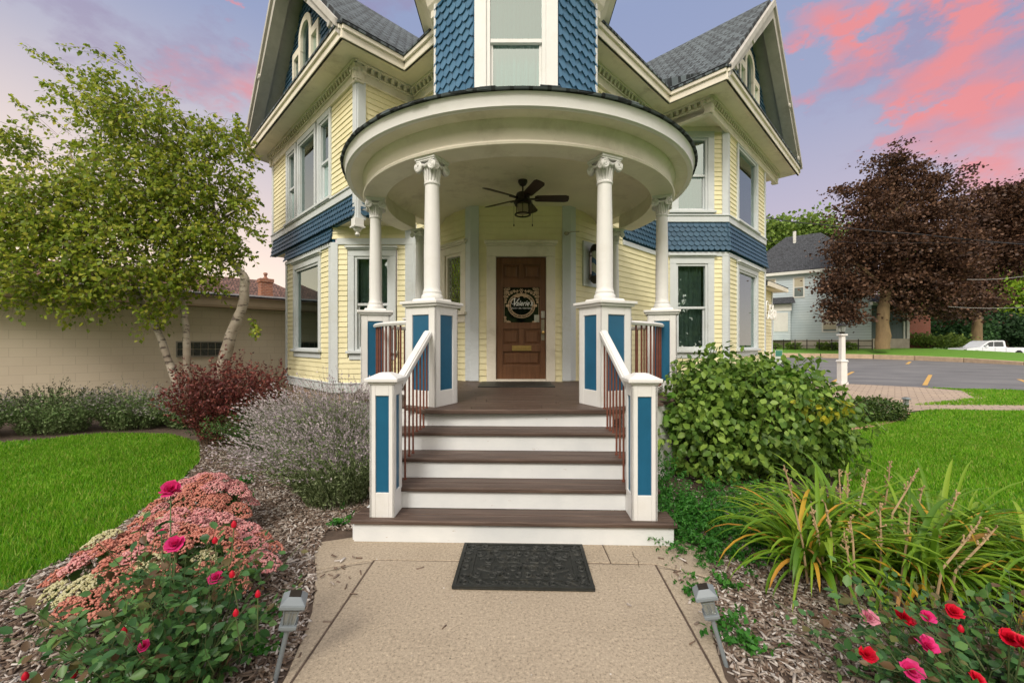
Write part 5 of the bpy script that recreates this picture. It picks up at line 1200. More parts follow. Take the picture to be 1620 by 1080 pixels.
# --- daylilies
LIL = leafmat('daylily_leaf', [(.08, .19, .015), (.14, .28, .02), (.22, .38, .025), (.32, .46, .04)], .35, .4)
LILY = leafmat('daylily_yellow_leaf', [(.55, .38, .03), (.62, .30, .04), (.42, .22, .08)], .3, .5)
def straps(name, c, n, ln, mat, parent, wd=.011, lean=(0, 0), K=10, dark=0):
    a = rng.uniform(0, 2*np.pi, n); el = rng.uniform(.75, 1.45, n); L_ = ln*rng.uniform(.6, 1.15, n); t = np.linspace(0, 1, K)
    out = np.column_stack([np.cos(a)+lean[0], np.sin(a)+lean[1]]); out /= np.linalg.norm(out, axis=1, keepdims=True)+1e-9
    bend = rng.uniform(1.0, 2.5, n)
    ang = el[:, None]-bend[:, None]*t[None]**1.6; ds = L_[:, None]/(K-1)
    r = np.cumsum(np.cos(ang)*ds, 1); z = np.cumsum(np.sin(ang)*ds, 1); z = np.maximum(z, .012)
    P = np.stack([c[0]+rng.normal(0, .05, n)[:, None]+out[:, :1]*r, c[1]+rng.normal(0, .05, n)[:, None]+out[:, 1:]*r, z], 2)
    S = np.column_stack([-out[:, 1], out[:, 0], np.zeros(n)])[:, None]; S = S+rng.normal(0, .12, (n, 1, 3))
    ww = wd*rng.uniform(.6, 1.2, (n, 1, 1))*(np.sin(np.clip(t*.93+.07, 0, 1)*np.pi)**.5)[None, :, None]
    mid = P-np.array([0, 0, 1.])*ww*.5
    V = np.stack([P-S*ww, mid, P+S*ww], 2).reshape(-1, 3); i = (np.arange(n)[:, None]*K+np.arange(K-1)[None]).ravel()
    F = np.concatenate([np.column_stack([i*3+k, i*3+k+1, (i+1)*3+k+1, (i+1)*3+k]) for k in range(2)])
    return raw_mesh(name, mat, V, F, parent, True)
crowns = [((1.92, 2.62), 'daylily clump nearest the walkway, its leaves arching over the mulch'), ((2.30, 2.98), 'daylily clump at the back, in front of the big leafy bush'), ((2.42, 2.42), 'daylily clump in the middle, just behind the red roses'),
          ((2.85, 2.75), 'daylily clump with leaning dry stalks next to the lawn'), ((2.95, 2.25), 'daylily clump at the right edge beside the lawn')]
stalks = {0: [((1240, 735), (1270, 860)), ((1283, 800), (1305, 900)), ((1305, 795), (1320, 880))], 1: [((1327, 742), (1330, 850)), ((1341, 748), (1338, 820)), ((1372, 742), (1360, 800)), ((1408, 735), (1398, 810))],
          2: [((1345, 820), (1352, 905)), ((1392, 800), (1393, 930)), ((1440, 800), (1425, 920)), ((1335, 845), (1345, 910))], 3: [((1450, 745), (1412, 812)), ((1460, 770), (1432, 880)), ((1515, 780), (1478, 865)), ((1478, 825), (1465, 870))], 4: [((1550, 825), (1490, 900)), ((1578, 832), (1512, 902))]}
for i, (c, lab) in enumerate(crowns):
    par = plant('daylily_clump', (c[0], c[1], 0), lab, 'plant', 'daylilies beside the walkway')
    straps('foliage', c, 190, .70, LIL, par, .0122, (.15, -.1)); straps('yellow_foliage', c, 22, .68, LILY, par, .012, (0, -.1))
    for (a, b) in stalks[i]:
        Yt = c[1]-.12; A = Vector(w(*a, Yt+.05)); Bv = Vector(w(*b, Yt)); base = Bv+(Bv-A)*.25; base.z = max(0, min(base.z, .05)); mb = MB()
        pts = [base, Bv, Bv.lerp(A, .6)+Vector((.006, 0, 0)), A]; mb.tube(pts, [.0068, .006, .005, .0035], 6)
        for k in range(11):
            q = Bv.lerp(A, random.uniform(.5, 1.0)); d = Vector((random.uniform(-1, 1), random.uniform(-.6, .6), random.uniform(.3, 1.2))).normalized(); l = random.uniform(.012, .032)
            mb.tube([q, q+d*l], [.0036, .0028], 5); mb.lathe([(0, -.004), (.006, 0), (.004, .008), (0, .010)], q+d*l, 6)
        mb.build('dry_stalk', STRAW, par)
    fix(par)
# --- big leafy bush right of the steps
BSH = leafmat('broad_leaf', [(.07, .15, .025), (.13, .24, .04), (.20, .33, .05), (.30, .44, .08)], .3, .42)
BSY = leafmat('yellow_green_leaf', [(.34, .38, .04), (.55, .50, .04)], .3, .5)
par = plant('leafy_bush', (2.75, 4.85, 0), 'big rounded leafy green bush right of the steps, below the ground floor window', 'bush')
bbs = [((2.75, 4.85, .66), (1.02, .85, .66)), ((2.2, 4.6, .45), (.55, .5, .48)), ((3.25, 4.75, .55), (.62, .6, .52)), ((2.45, 4.9, .95), (.6, .55, .42)), ((3.0, 4.9, .95), (.55, .5, .38))]
leaf_mass('foliage', bbs, 11000, .078, BSH, par, LEAF, .70, .75, .26, .7, (1.15, 1)); leaf_mass('inner_foliage', [((2.75, 4.9, .6), (.95, .8, .6))], 3500, .10, BSH, par, LEAF4, .35, .5, .1)
leaf_mass('yellow_foliage', [((3.12, 4.15, .86), (.32, .16, .12))], 70, .068, BSY, par, LEAF, .6, .8, .1, .4, (1.1, 1))
P = stem_lines((2.75, 4.85), 90, (.25, .25), (.95, .75), 1.35, droop=.1, jit=.06); ribbons('stems', P, .007, STEMB, par)
# long shoots at the top right
P = np.array([[np.array(w(px0+(px1-px0)*t+6*math.sin(t*3), py0+(py1-py0)*t, 4.5)) for t in np.linspace(0, 1, 9)] for (px0, py0, px1, py1) in ((1225, 640, 1238, 566), (1250, 650, 1262, 560), (1235, 640, 1278, 596), (1240, 640, 1215, 585), (1060, 690, 1052, 625), (1075, 720, 1050, 640))])
SHO = leafmat('shoot_leaf', [(.10, .24, .03), (.15, .32, .04)], .35, .4); ribbons('shoots', P, .004, STEMG, par); p, d = along(P, 13, .2, 1, .8, .2); d[:, 2] *= .3; inst_mesh('shoot_foliage', SHO, *LEAF, p, basis(d, .4, np.tile([0, -.5, 1.], (len(p), 1))), rng.uniform(.07, .13, len(p))[:, None]*np.array([[1.2, 1, 1]]), par); fix(par)
# --- ferny green cover beside the bottom step
FRN = leafmat('ferny_leaf', [(.03, .14, .02), (.05, .20, .025), (.08, .27, .03)], .3, .5)
P = np.concatenate([stem_lines((x, y), 60, (.2, .2), (.22, .2), h, droop=.3, jit=.05) for x, y, h in ((1.45, 3.25, .17), (1.62, 3.5, .22), (1.4, 3.6, .27), (1.32, 3.95, .42), (1.85, 3.35, .16), (1.65, 3.0, .13), (1.95, 3.75, .25), (1.42, 3.0, .10), (2.05, 3.15, .10), (1.30, 3.4, .22), (1.3, 4.2, .55), (2.35, 3.7, .22))])
p, d = along(P, 26, .1, 1, .9, .4); o = inst_mesh('ground_cover', FRN, *LEAF4, p, basis(d, .6, np.tile([0, 0, 1.], (len(p), 1))), rng.uniform(.018, .04, len(p))[:, None]*np.array([[.7, 1, 1]])); tag(o, 'bright green ferny ground cover between the steps and the big bush', 'ground cover', kind='stuff')
P = np.concatenate([stem_lines((x, y), 10, (.03, .03), (.12, .10), h, droop=.3, jit=.03) for x, y, h in ((1.12, 2.15, .10), (1.10, 2.05, .12), (1.16, 2.0, .10), (1.10, 2.42, .06), (1.3, 2.5, .05), (-1.2, 2.0, .07), (-1.35, 2.2, .1), (-1.45, 3.4, .08), (-2.6, 3.9, .1), (-2.9, 4.4, .08))])
p, d = along(P, 12, .2, 1, .8, .4); o = inst_mesh('weeds', FRN, *LEAF4, p, basis(d, .6, np.tile([0, 0, 1.], (len(p), 1))), rng.uniform(.02, .042, len(p))); tag(o, 'small green weeds sprouting in the mulch beside the walkway', 'weeds', kind='stuff')
# --- clipped round shrub in the lawn bed
BOX = leafmat('box_leaf', [(.03, .07, .015), (.06, .11, .02), (.10, .15, .03)], .15, .5)
par = plant('box_shrub', (6.95, 7.95, 0), 'small clipped round shrub inside the brick edging by the terrace')
leaf_mass('foliage', [((6.95, 7.95, .22), (.58, .42, .25)), ((6.7, 7.9, .2), (.35, .35, .24)), ((7.25, 8.0, .2), (.36, .36, .22))], 6000, .045, BOX, par, LEAF4, .6, .2, .08)
P = stem_lines((6.95, 7.95), 40, (.1, .1), (.5, .35), .42); ribbons('stems', P, .004, STEMB, par); fix(par)
# ------------------------------------------------------------------ solar path lights
LG, nt, b = newmat('clear_lantern_plastic'); b.inputs['Base Color'].default_value = (.45, .48, .46, 1); b.inputs['Roughness'].default_value = .15; b.inputs['Transmission Weight'].default_value = .6
def solar(x, y, tilt, az, scale, label):
    S_ = empty('solar_path_light', (x, y, 0), label=label, cat='path light'); S_.rotation_euler = (tilt[0], tilt[1], az); S_.scale = (scale,)*3; S_['group'] = 'solar path lights'
    m = MB(); m.tube([(0, 0, -.03), (0, 0, .245)], .0105, 12); m.build('stake', GREYPL, S_, smooth=True)
    m = MB(); m.obox((0, 0), .072, .072, .245, .262, 0); m.obox((0, 0), .050, .050, .232, .245, 0); m.build('base_tray', GREYPL, S_, bevel=.003)
    m = MB(); m.obox((0, 0), .044, .044, .262, .345, 0, 1.28); m.build('lantern_glass', LG, S_)
    m = MB()
    for sx in (-1, 1):
        for sy in (-1, 1): m.tube([(sx*.024, sy*.024, .262), (sx*.031, sy*.031, .346)], .0028, 5)
    for f in range(4):
        a = f*math.pi/2; c_, s_ = math.cos(a), math.sin(a)
        def q(u, z, o=.026): k = o+(z-.262)*.085; return (k*c_-u*s_, k*s_+u*c_, z)
        for u in (-.006, .006): m.tube([q(u, .264), q(u, .344)], .0014, 4)
        for z in (.322, .332): m.tube([q(-.027, z), q(.027, z)], .0014, 4)
    m.tube([(0, 0, .265), (0, 0, .29)], .009, 8)
    m.build('lantern_frame', GREYPL, S_)
    m = MB(); m.obox((0, 0), .105, .105, .345, .362, 0, .98); m.obox((0, 0), .102, .102, .362, .388, 0, .50); cap = m.build('cap', GREYPL, S_, bevel=.003)
    m = MB(); m.box(-.024, .024, -.024, .024, .387, .391); m.build('solar_cell', BLACK, cap)
solar(-1.055, 1.83, (.04, .22, 0), .35, 1.0, 'grey solar path light leaning right, left of the walkway by the rose bush')
solar(1.0, 1.92, (.02, -.28, 0), -.25, .95, 'grey solar path light leaning left over the right edge of the walkway')
solar(8.0, 8.35, (0, .03, 0), .1, 1.05, 'small solar path light standing behind the clipped shrub at the terrace edge')
# ------------------------------------------------------------------ lamp post
LP_ = empty('lamp_post', (12.05, 15.0, 0), label='white square lamp post with dark lantern at the terrace edge', cat='lamp post')
m = MB(); m.obox((0, 0), .27, .27, 0, .10, 0); m.obox((0, 0), .22, .22, .10, .83, 0); m.obox((0, 0), .28, .28, .83, .90, 0, .85); m.obox((0, 0), .15, .15, .90, 1.78, 0, .95); m.obox((0, 0), .24, .24, 1.78, 1.84, 0); m.build('post', WHITE, LP_, bevel=.01)
m = MB(); m.obox((0, 0), .10, .10, 1.85, 1.92, 0, 1.2); m.build('lantern_base', BLACK, LP_)
m = MB(); m.obox((0, 0), .12, .12, 1.92, 2.14, 0, 1.5); m.build('lantern_glass', LG, LP_)
m = MB(); m.obox((0, 0), .26, .26, 2.14, 2.20, 0, .6); m.lathe([(0, 0), (.02, .01), (.015, .04), (0, .05)], (0, 0, 2.20), 8); m.build('lantern_cap', BLACK, LP_)
m = MB(); m.tube([(6.99, 10.9, 0), (6.99, 10.9, 1.45)], .012, 6)
YS = empty('yard_sign', (6.99, 10.9, 0), label='small green and white sign on a stake beside the right corner of the house', cat='sign'); o = m.build('stake', BLACK, YS); o.matrix_parent_inverse = Matrix.Translation((6.99, 10.9, 0)).inverted()
m = MB(); m.box(-.02, .17, -.02, -.01, .98, 1.32); m.build('sign_board', M('sign_white', (.55, .62, .58), .5, .05), YS)
m = MB(); m.box(-.01, .16, -.026, -.021, 1.16, 1.31); m.build('sign_panel', M('sign_green', (.06, .22, .17), .5, .1), YS)
# ------------------------------------------------------------------ block building on the left, with its roofs
BB = empty('block_building', (-12, 8, 0), label='low tan painted block building with brown eaves behind the birch', cat='building')
def blockmat():
    m, nt, b = newmat('painted_block'); b.inputs['Roughness'].default_value = .85
    t = nt.nodes.new('ShaderNodeTexCoord'); br = nt.nodes.new('ShaderNodeTexBrick'); nt.links.new(t.outputs['Object'], br.inputs['Vector'])
    br.inputs['Scale'].default_value = 1; br.inputs['Brick Width'].default_value = .40; br.inputs['Row Height'].default_value = .20; br.inputs['Mortar Size'].default_value = .004
    br.inputs['Color1'].default_value = (.74, .65, .52, 1); br.inputs['Color2'].default_value = (.71, .62, .495, 1); br.inputs['Mortar'].default_value = (.56, .48, .37, 1)
    cc = mixc(nt, rmp(nt, noise(nt, .7, 5, .6), [(.4, (0, 0, 0)), (.75, (.4, .4, .4))]), br.outputs['Color'], (.62, .52, .40)); nt.links.new(cc, b.inputs['Base Color'])
    bump(nt, b, noise(nt, 40, 4), .2); return m
BW = Wall((-26, -6), (-3, 17), (1, -1)); wl_ = BW.len
def keep(o, par): o.parent = par; o.matrix_parent_inverse = Matrix.Translation(par.location).inverted(); return o
def bs(Y): return (Y+6)*1.41421
g0, g1 = bs(11.02), bs(11.73)
BM = blockmat()
o = roof_plane('wall', [BW.p(0, -.2), BW.p(wl_, -.2), BW.p(wl_, 2.52), BW.p(0, 2.52)], .02, BM, None); o.parent = BB; o.matrix_parent_inverse = Matrix.Translation(BB.location).inverted()
EAV = M('brown_eave', (.27, .20, .13), .7, .1, 3); EAV2 = M('tan_fascia', (.36, .28, .20), .7, .1, 3)
m = MB(); BW.box(m, 0, wl_, 2.50, 2.56, -.1, .42); keep(m.build('soffit', EAV, None), BB)
m = MB(); BW.box(m, 0, wl_, 2.55, 2.80, .38, .42); keep(m.build('fascia', EAV2, None), BB)
o = roof_plane('roof', [BW.p(0, 2.80, .47), BW.p(wl_, 2.80, .47), BW.p(wl_, 3.35, -4.5), BW.p(0, 3.35, -4.5)], .05, shingle('grey_shingle', (.20, .19, .18)), None); keep(o, BB)
m = MB(); BW.box(m, g0-.03, g1+.03, 1.13, 1.16, .0, .05); BW.box(m, g0-.03, g0, 1.16, 1.53, .0, .045); BW.box(m, g1, g1+.03, 1.16, 1.53, .0, .045); BW.box(m, g0-.03, g1+.03, 1.53, 1.56, .0, .045)
gw = keep(m.build('block_window', M('mortar', (.30, .28, .25), .9), None), BB)
GB, nt, b = newmat('glass_block'); b.inputs['Roughness'].default_value = .12; nt.links.new(rmp(nt, noise(nt, 26, 4, .7), [(.35, (.015, .018, .016)), (.6, (.06, .07, .06)), (.75, (.22, .23, .20))]), b.inputs['Base Color']); bump(nt, b, noise(nt, 22, 3), .8, .03)
for i in range(6):
    for j in range(2):
        m = MB(); a = g0+(g1-g0)*i/6; BW.box(m, a+.006, a+(g1-g0)/6-.006, 1.166+j*.183, 1.166+j*.183+.171, .0, .04); o = m.build('glass_block', GB, None, bevel=.01); o.parent = gw; 
BR = empty('hip_roof_building', (-16, 22, 0), label='brown hip roofed building with brick chimney behind the block building', cat='building')
def kk2(o): return keep(o, BR)
BRN = shingle('brown_shingle', (.16, .085, .065))
e = [(-25, 13.5, 3.0), (-10.4, 28.1, 3.0), (-15.5, 33, 3.0), (-30, 18.5, 3.0)]; r1, r2 = (-24, 19.5, 5.6), (-16.2, 27.3, 5.6)
kk2(roof_plane('roof', [e[0], e[1], r2, r1], .05, BRN, None)); kk2(roof_plane('roof', [e[1], e[2], r2], .05, BRN, None)); kk2(roof_plane('roof', [e[0], e[3], r1], .05, BRN, None))
m = MB(); m.prism([(x*.98-.4, y*1.0+.3, 0) for x, y, z in e], (0, 0, 3.0)); kk2(m.build('wall', EAV2, None))
def brickmat(name='red_brick', c1=(.34, .12, .06), c2=(.24, .08, .045), sc_=1.):
    m, nt, b = newmat(name); b.inputs['Roughness'].default_value = .9
    t = nt.nodes.new('ShaderNodeTexCoord'); sp_ = nt.nodes.new('ShaderNodeSeparateXYZ'); cb = nt.nodes.new('ShaderNodeCombineXYZ'); nt.links.new(t.outputs['Object'], sp_.inputs[0])
    ad_ = nt.nodes.new('ShaderNodeMath'); ad_.operation = 'ADD'; nt.links.new(sp_.outputs[0], ad_.inputs[0]); nt.links.new(sp_.outputs[1], ad_.inputs[1]); nt.links.new(ad_.outputs[0], cb.inputs[0]); nt.links.new(sp_.outputs[2], cb.inputs[1])
    br = nt.nodes.new('ShaderNodeTexBrick'); nt.links.new(cb.outputs[0], br.inputs['Vector']); br.inputs['Scale'].default_value = 1; br.inputs['Brick Width'].default_value = .22; br.inputs['Row Height'].default_value = .075; br.inputs['Mortar Size'].default_value = .008
    br.inputs['Color1'].default_value = (*c1, 1); br.inputs['Color2'].default_value = (*c2, 1); br.inputs['Mortar'].default_value = (.35, .27, .22, 1); nt.links.new(br.outputs['Color'], b.inputs['Base Color']); return m
BRK = brickmat()
cx, cy = (420-810)/650*19.5, 19.5; ca = math.pi/4
m = MB(); m.obox((cx, cy), .50, .50, 3.0, 4.50, ca); m.obox((cx, cy), .58, .58, 4.38, 4.54, ca); ch = kk2(m.build('chimney', BRK, None))
m = MB(); m.lathe([(0, 0), (.12, 0), (.13, .04), (.06, .1), (.06, .2), (.10, .22), (.08, .30), (0, .32)], (cx, cy, 4.54), 12); o = m.build('chimney_pot', BRK, None); o.parent = ch
# ------------------------------------------------------------------ birch
def bark():
    m, nt, b = newmat('birch_bark'); b.inputs['Roughness'].default_value = .8
    a = noise(nt, 5, 6, .65, (1, 1, 3.2)); c = rmp(nt, noise(nt, 3, 5), [(.3, (.25, .20, .155)), (.7, (.46, .41, .34))])
    cc = mixc(nt, rmp(nt, a, [(.54, (0, 0, 0)), (.60, (1, 1, 1))]), c, (.07, .05, .04)); nt.links.new(cc, b.inputs['Base Color']); bump(nt, b, a, .5, .02); return m
BK = bark()
BT = empty('birch_tree', (-6.1, 8.3, 0), label='birch with three pale trunks and a wide green crown before the block building', cat='tree')
def trunk(name, pts, rad, mat, par, n=12):
    P_ = [Vector(p) for p in pts]; out, rr = [], []
    for i in range(len(P_)-1):
        for k in range(5): t = k/5; out.append(P_[i].lerp(P_[i+1], t)+Vector((random.uniform(-1, 1), random.uniform(-1, 1), 0))*rad[i]*.12); rr.append((rad[i]*(1-t)+rad[i+1]*t)*random.uniform(.95, 1.06))
    out.append(P_[-1]); rr.append(rad[-1]); m = MB(); m.tube(out, rr, n); return keep(m.build(name, mat, None, smooth=True), par)
Yb = 8.3
trunk('trunk', [w(292, 662, Yb), w(275, 592, Yb), w(250, 525, Yb), w(222, 475, Yb), w(200, 420, Yb), w(150, 330, Yb-.2), w(110, 240, Yb-.3)], [.085, .072, .058, .05, .04, .03, .012], BK, BT)
trunk('trunk', [w(300, 662, Yb), w(297, 590, Yb), w(294, 520, Yb), w(285, 460, Yb), w(270, 380, Yb+.1), w(240, 260, Yb+.2), (w(215, 130, Yb))], [.085, .07, .06, .05, .038, .026, .01], BK, BT)
trunk('trunk', [w(335, 662, Yb+.2), w(350, 592, Yb+.2), w(366, 530, Yb+.2), w(385, 480, Yb+.2), w(388, 440, Yb+.2), w(368, 415, Yb+.2), w(340, 340, Yb+.3), w(320, 230, Yb+.3)], [.135, .12, .10, .09, .08, .055, .035, .012], BK, BT)
for pts in ([(210, 440), (150, 400), (70, 380)], [(230, 480), (170, 450), (100, 440)], [(275, 400), (330, 330), (350, 260)], [(250, 300), (180, 200), (90, 110)], [(345, 350), (380, 330), (395, 300)], [(240, 260), (260, 180), (270, 130)], [(160, 340), (80, 290), (10, 270)], [(310, 290), (345, 220), (360, 190)]):
    trunk('branch', [w(px, py, Yb+random.uniform(.1, .9)) for px, py in pts], [.026, .015, .005], BK, BT, 6)
BL = leafmat('birch_leaf', [(.13, .20, .02), (.22, .32, .03), (.36, .44, .04), (.55, .54, .07)], .45, .5)
bb_ = []
for px, py, rx, ry, dy in ((205, 290, 120, 95, 0), (110, 330, 120, 90, -.3), (285, 330, 85, 100, .2), (335, 290, 70, 85, .2), (200, 400, 120, 75, -.3), (90, 420, 90, 55, -.5), (340, 380, 55, 45, .1), (235, 190, 75, 60, 0), (170, 160, 65, 55, 0), (40, 330, 70, 70, -.6), (-40, 370, 80, 90, -.6), (265, 440, 60, 35, -.2), (150, 465, 45, 30, -.4), (50, 455, 35, 28, -.6), (250, 490, 28, 22, -.3), (345, 215, 55, 35, .2), (20, 220, 45, 30, -.3), (370, 400, 30, 30, .1)):
    Yc = Yb+dy; k = Yc/650; bb_.append((w(px, py, Yc), (rx*k, min(rx, 90)*k*.9, ry*k)))
def twigs(blobs, n, ln, K=7, hang=(-.5, -.2, -.9)):
    P0, N0 = blob_pts(blobs, n, .25, rough=.25); n = len(P0); D_ = N0*.7+rng.normal(size=(n, 3))*.5; D_[:, 2] *= .5; D_ += np.array([-.15, 0, .0]); D_ /= np.linalg.norm(D_, axis=1, keepdims=True)
    t = np.linspace(0, 1, K)[None, :, None]; l = rng.uniform(.5, 1.2, n)[:, None, None]*ln
    return P0[:, None]-D_[:, None]*l*.5+D_[:, None]*l*t+np.array([0, 0, -1.])*l*.55*t**2
P = twigs(bb_, 3400, .52)
def lines2(lst, Y, n=1, jit=6):
    out = []
    for pts in lst:
        for _ in range(n):
            a = np.array([w(px+random.uniform(-jit, jit), py+random.uniform(-jit, jit), Y) for px, py in pts]); t = np.linspace(0, len(pts)-1, 7); i = np.minimum(t.astype(int), len(pts)-2); f = (t-i)[:, None]; out.append(a[i]*(1-f)+a[i+1]*f)
    return np.array(out)
P2 = lines2([[(110, 120), (60, 85), (35, 70)], [(150, 130), (100, 100), (70, 95)], [(120, 170), (80, 130), (65, 128)], [(90, 220), (40, 170), (15, 158)], [(110, 210), (70, 180), (40, 185)], [(200, 110), (150, 80), (90, 70)], [(230, 130), (190, 90), (185, 75)], [(60, 260), (20, 230), (-10, 205)], [(385, 360), (405, 375), (425, 385)], [(370, 330), (400, 345), (420, 345)], [(360, 260), (375, 220), (372, 190)], [(300, 200), (275, 160), (270, 150)], [(380, 300), (395, 330), (400, 320)], [(240, 470), (255, 500), (252, 520)], [(395, 500), (405, 520), (398, 530)]], Yb, 3)
ribbons('twigs', np.concatenate([P, P2]), .0035, STEMB, BT); keep(bpy.data.objects['twigs'], BT)
p, d = along(P, 11, .1, 1, .8, .4, off=.03); p2, d2_ = along(P2, 16, .1, 1, .8, .4, off=.02); p = np.concatenate([p, p2]); d = np.concatenate([d, d2_]); d[:, 2] -= .5
keep(inst_mesh('crown', BL, *LEAF4, p, basis(d, .7, np.tile([0, -.6, .8], (len(p), 1))), rng.uniform(.055, .105, len(p))[:, None]*np.array([[1.2, 1, 1]])), BT)
# ------------------------------------------------------------------ far trees
def far_tree(name, label, blobs, Y, N, size, mat, tr=None, group=None, dy=None, sh=.35, rough=.3, tm=None, rad=.5):
    base = w(tr[0][0] if tr else blobs[0][0], tr[0][1] if tr else 545, Y); T = empty(name, (base[0], base[1], 0), label=label, cat='tree')
    if group: T['group'] = group
    k = Y/650; bl = [(w(px, py, Y+random.uniform(-.12, .12)*rx*k), (rx*k, rx*k*.8, ry*k)) for px, py, rx, ry in blobs]
    nc = max(30, int(N/48)); Pc_, Nc_ = blob_pts(bl, nc, sh, rough=rough); m_ = int(N/len(Pc_)*1.9); cs = rng.uniform(.9, 2.3, len(Pc_))*size*1.15
    off = rng.normal(size=(len(Pc_), m_, 3))*np.array([1, 1, .42])*cs[:, None, None]; PP = (Pc_[:, None]+off).reshape(-1, 3); NN = (np.repeat(Nc_[:, None], m_, 1)*.6+off/cs[:, None, None]*.5).reshape(-1, 3)
    keep(inst_mesh('crown', mat, *CLUMP, PP, basis(NN+rng.normal(size=NN.shape)*.5, 1.2, NN+np.array([0, 0, .6])), rng.uniform(.35, .85, len(PP))*size), T)
    if tr: keep(trunk('trunk', [w(px, py, Y) for px, py in tr], [rad*(1-.85*i/(len(tr)-1)) for i in range(len(tr))], tm or STEMB, None if False else T), T)
    return T
MAP = leafmat('purple_maple_leaf', [(.035, .018, .012), (.07, .036, .022), (.12, .062, .036), (.20, .11, .065)], .2, .5)
TBK = M('maple_bark', (.19, .135, .07), .9, .35, 3, .6, 12, (1, 1, .3))
mt = far_tree('purple_maple_tree', 'tall dark purple maple with a thick tan trunk on the raised lawn', [(1412, 265, 26, 34), (1445, 300, 48, 34), (1375, 320, 34, 36), (1405, 370, 66, 40), (1345, 395, 32, 30), (1322, 440, 26, 32), (1345, 462, 36, 24), (1460, 370, 60, 50), (1480, 430, 60, 50), (1400, 440, 55, 28), (1345, 500, 24, 12), (1470, 470, 55, 28), (1330, 490, 22, 22), (1515, 480, 38, 22)],
              40, 36000, .34, MAP, [(1396, 552), (1397, 500), (1404, 440), (1410, 350), (1412, 250)], None, rough=.45, sh=.3, tm=TBK, rad=.62)
for pts in ([(1405, 440), (1440, 400), (1480, 370)], [(1403, 460), (1360, 420), (1330, 410)], [(1408, 420), (1450, 450), (1478, 478)], [(1409, 380), (1380, 340), (1370, 310)], [(1411, 340), (1440, 310), (1450, 290)]): keep(trunk('branch', [w(px, py, 39.5) for px, py in pts], [.22, .14, .05], TBK, mt, 6), mt)
far_tree('purple_maple_tree', 'second dark purple maple behind the first, reaching the right edge of the photo', [(1560, 330, 42, 30), (1600, 330, 40, 36), (1640, 350, 50, 50), (1580, 385, 60, 42), (1545, 432, 40, 32), (1612, 392, 36, 22), (1522, 462, 30, 26), (1520, 400, 35, 40), (1512, 495, 22, 12)], 46, 24000, .40, MAP, [(1545, 552), (1545, 480), (1560, 400), (1580, 330)], rough=.45, sh=.3, tm=TBK, rad=.5)
GR1 = leafmat('far_leaf_olive', [(.09, .16, .03), (.16, .26, .04), (.26, .36, .07)], .2, .6); GR2 = leafmat('far_leaf_bright', [(.16, .30, .03), (.28, .45, .04), (.42, .56, .06)], .3, .6); GR3 = leafmat('far_leaf_dark', [(.015, .045, .015), (.03, .075, .025), (.05, .11, .035)], .1, .6)
far_tree('green_tree', 'olive green tree rising behind the roof of the blue-grey house', [(1222, 400, 26, 42), (1250, 380, 30, 32), (1280, 368, 30, 22), (1235, 440, 30, 40), (1215, 365, 14, 14), (1300, 385, 28, 25)], 66, 7000, .75, GR1, [(1245, 540), (1245, 470), (1250, 390)], 'green trees in the background')
far_tree('green_tree', 'bright yellow-green tree at the right edge behind the white pickup', [(1600, 470, 42, 32), (1640, 480, 40, 50), (1575, 500, 34, 22), (1595, 430, 26, 22), (1560, 465, 26, 24)], 62, 7000, .75, GR2, [(1600, 548), (1602, 500), (1605, 450)], 'green trees in the background')
far_tree('green_tree', 'mid green tree seen through the gap beside the purple maple', [(1470, 420, 40, 36), (1440, 470, 30, 30), (1500, 460, 50, 40), (1460, 500, 45, 26)], 68, 5000, .8, GR1, [(1465, 545), (1465, 480), (1465, 430)], 'green trees in the background')
far_tree('evergreen_tree', 'rounded green conifer left of the white pickup', [(1515, 515, 26, 24), (1500, 525, 24, 16), (1530, 525, 20, 18)], 52, 4500, .45, leafmat('conifer', [(.03, .09, .03), (.06, .15, .045), (.09, .2, .06)], .1, .6), [(1513, 550), (1513, 520)])
far_tree('dark_shrub', 'dark green shrubs behind the bed of the white pickup', [(1590, 520, 34, 20), (1560, 512, 26, 22), (1630, 525, 30, 22)], 56, 4500, .5, GR3, [(1590, 552), (1590, 530)])
far_tree('low_hedge', 'low hedge at the front of the brick porch', [(1455, 538, 12, 8), (1480, 540, 16, 8), (1505, 541, 16, 8)], 44, 1800, .28, GR1, [(1475, 548), (1475, 540)])
# woods behind the camera, seen only in the window panes
Pw, Nw = blob_pts([((x, -24+random.uniform(-3, 3), 5.0+random.uniform(-.8, 2)), (4.6, 3, 6)) for x in range(-42, 46, 5)], 42000, .3)
o = inst_mesh('far_wood', GR1, *CLUMP, Pw, basis(Nw, 1., Nw), rng.uniform(.4, 1.0, len(Pw))); o['kind'] = 'stuff'
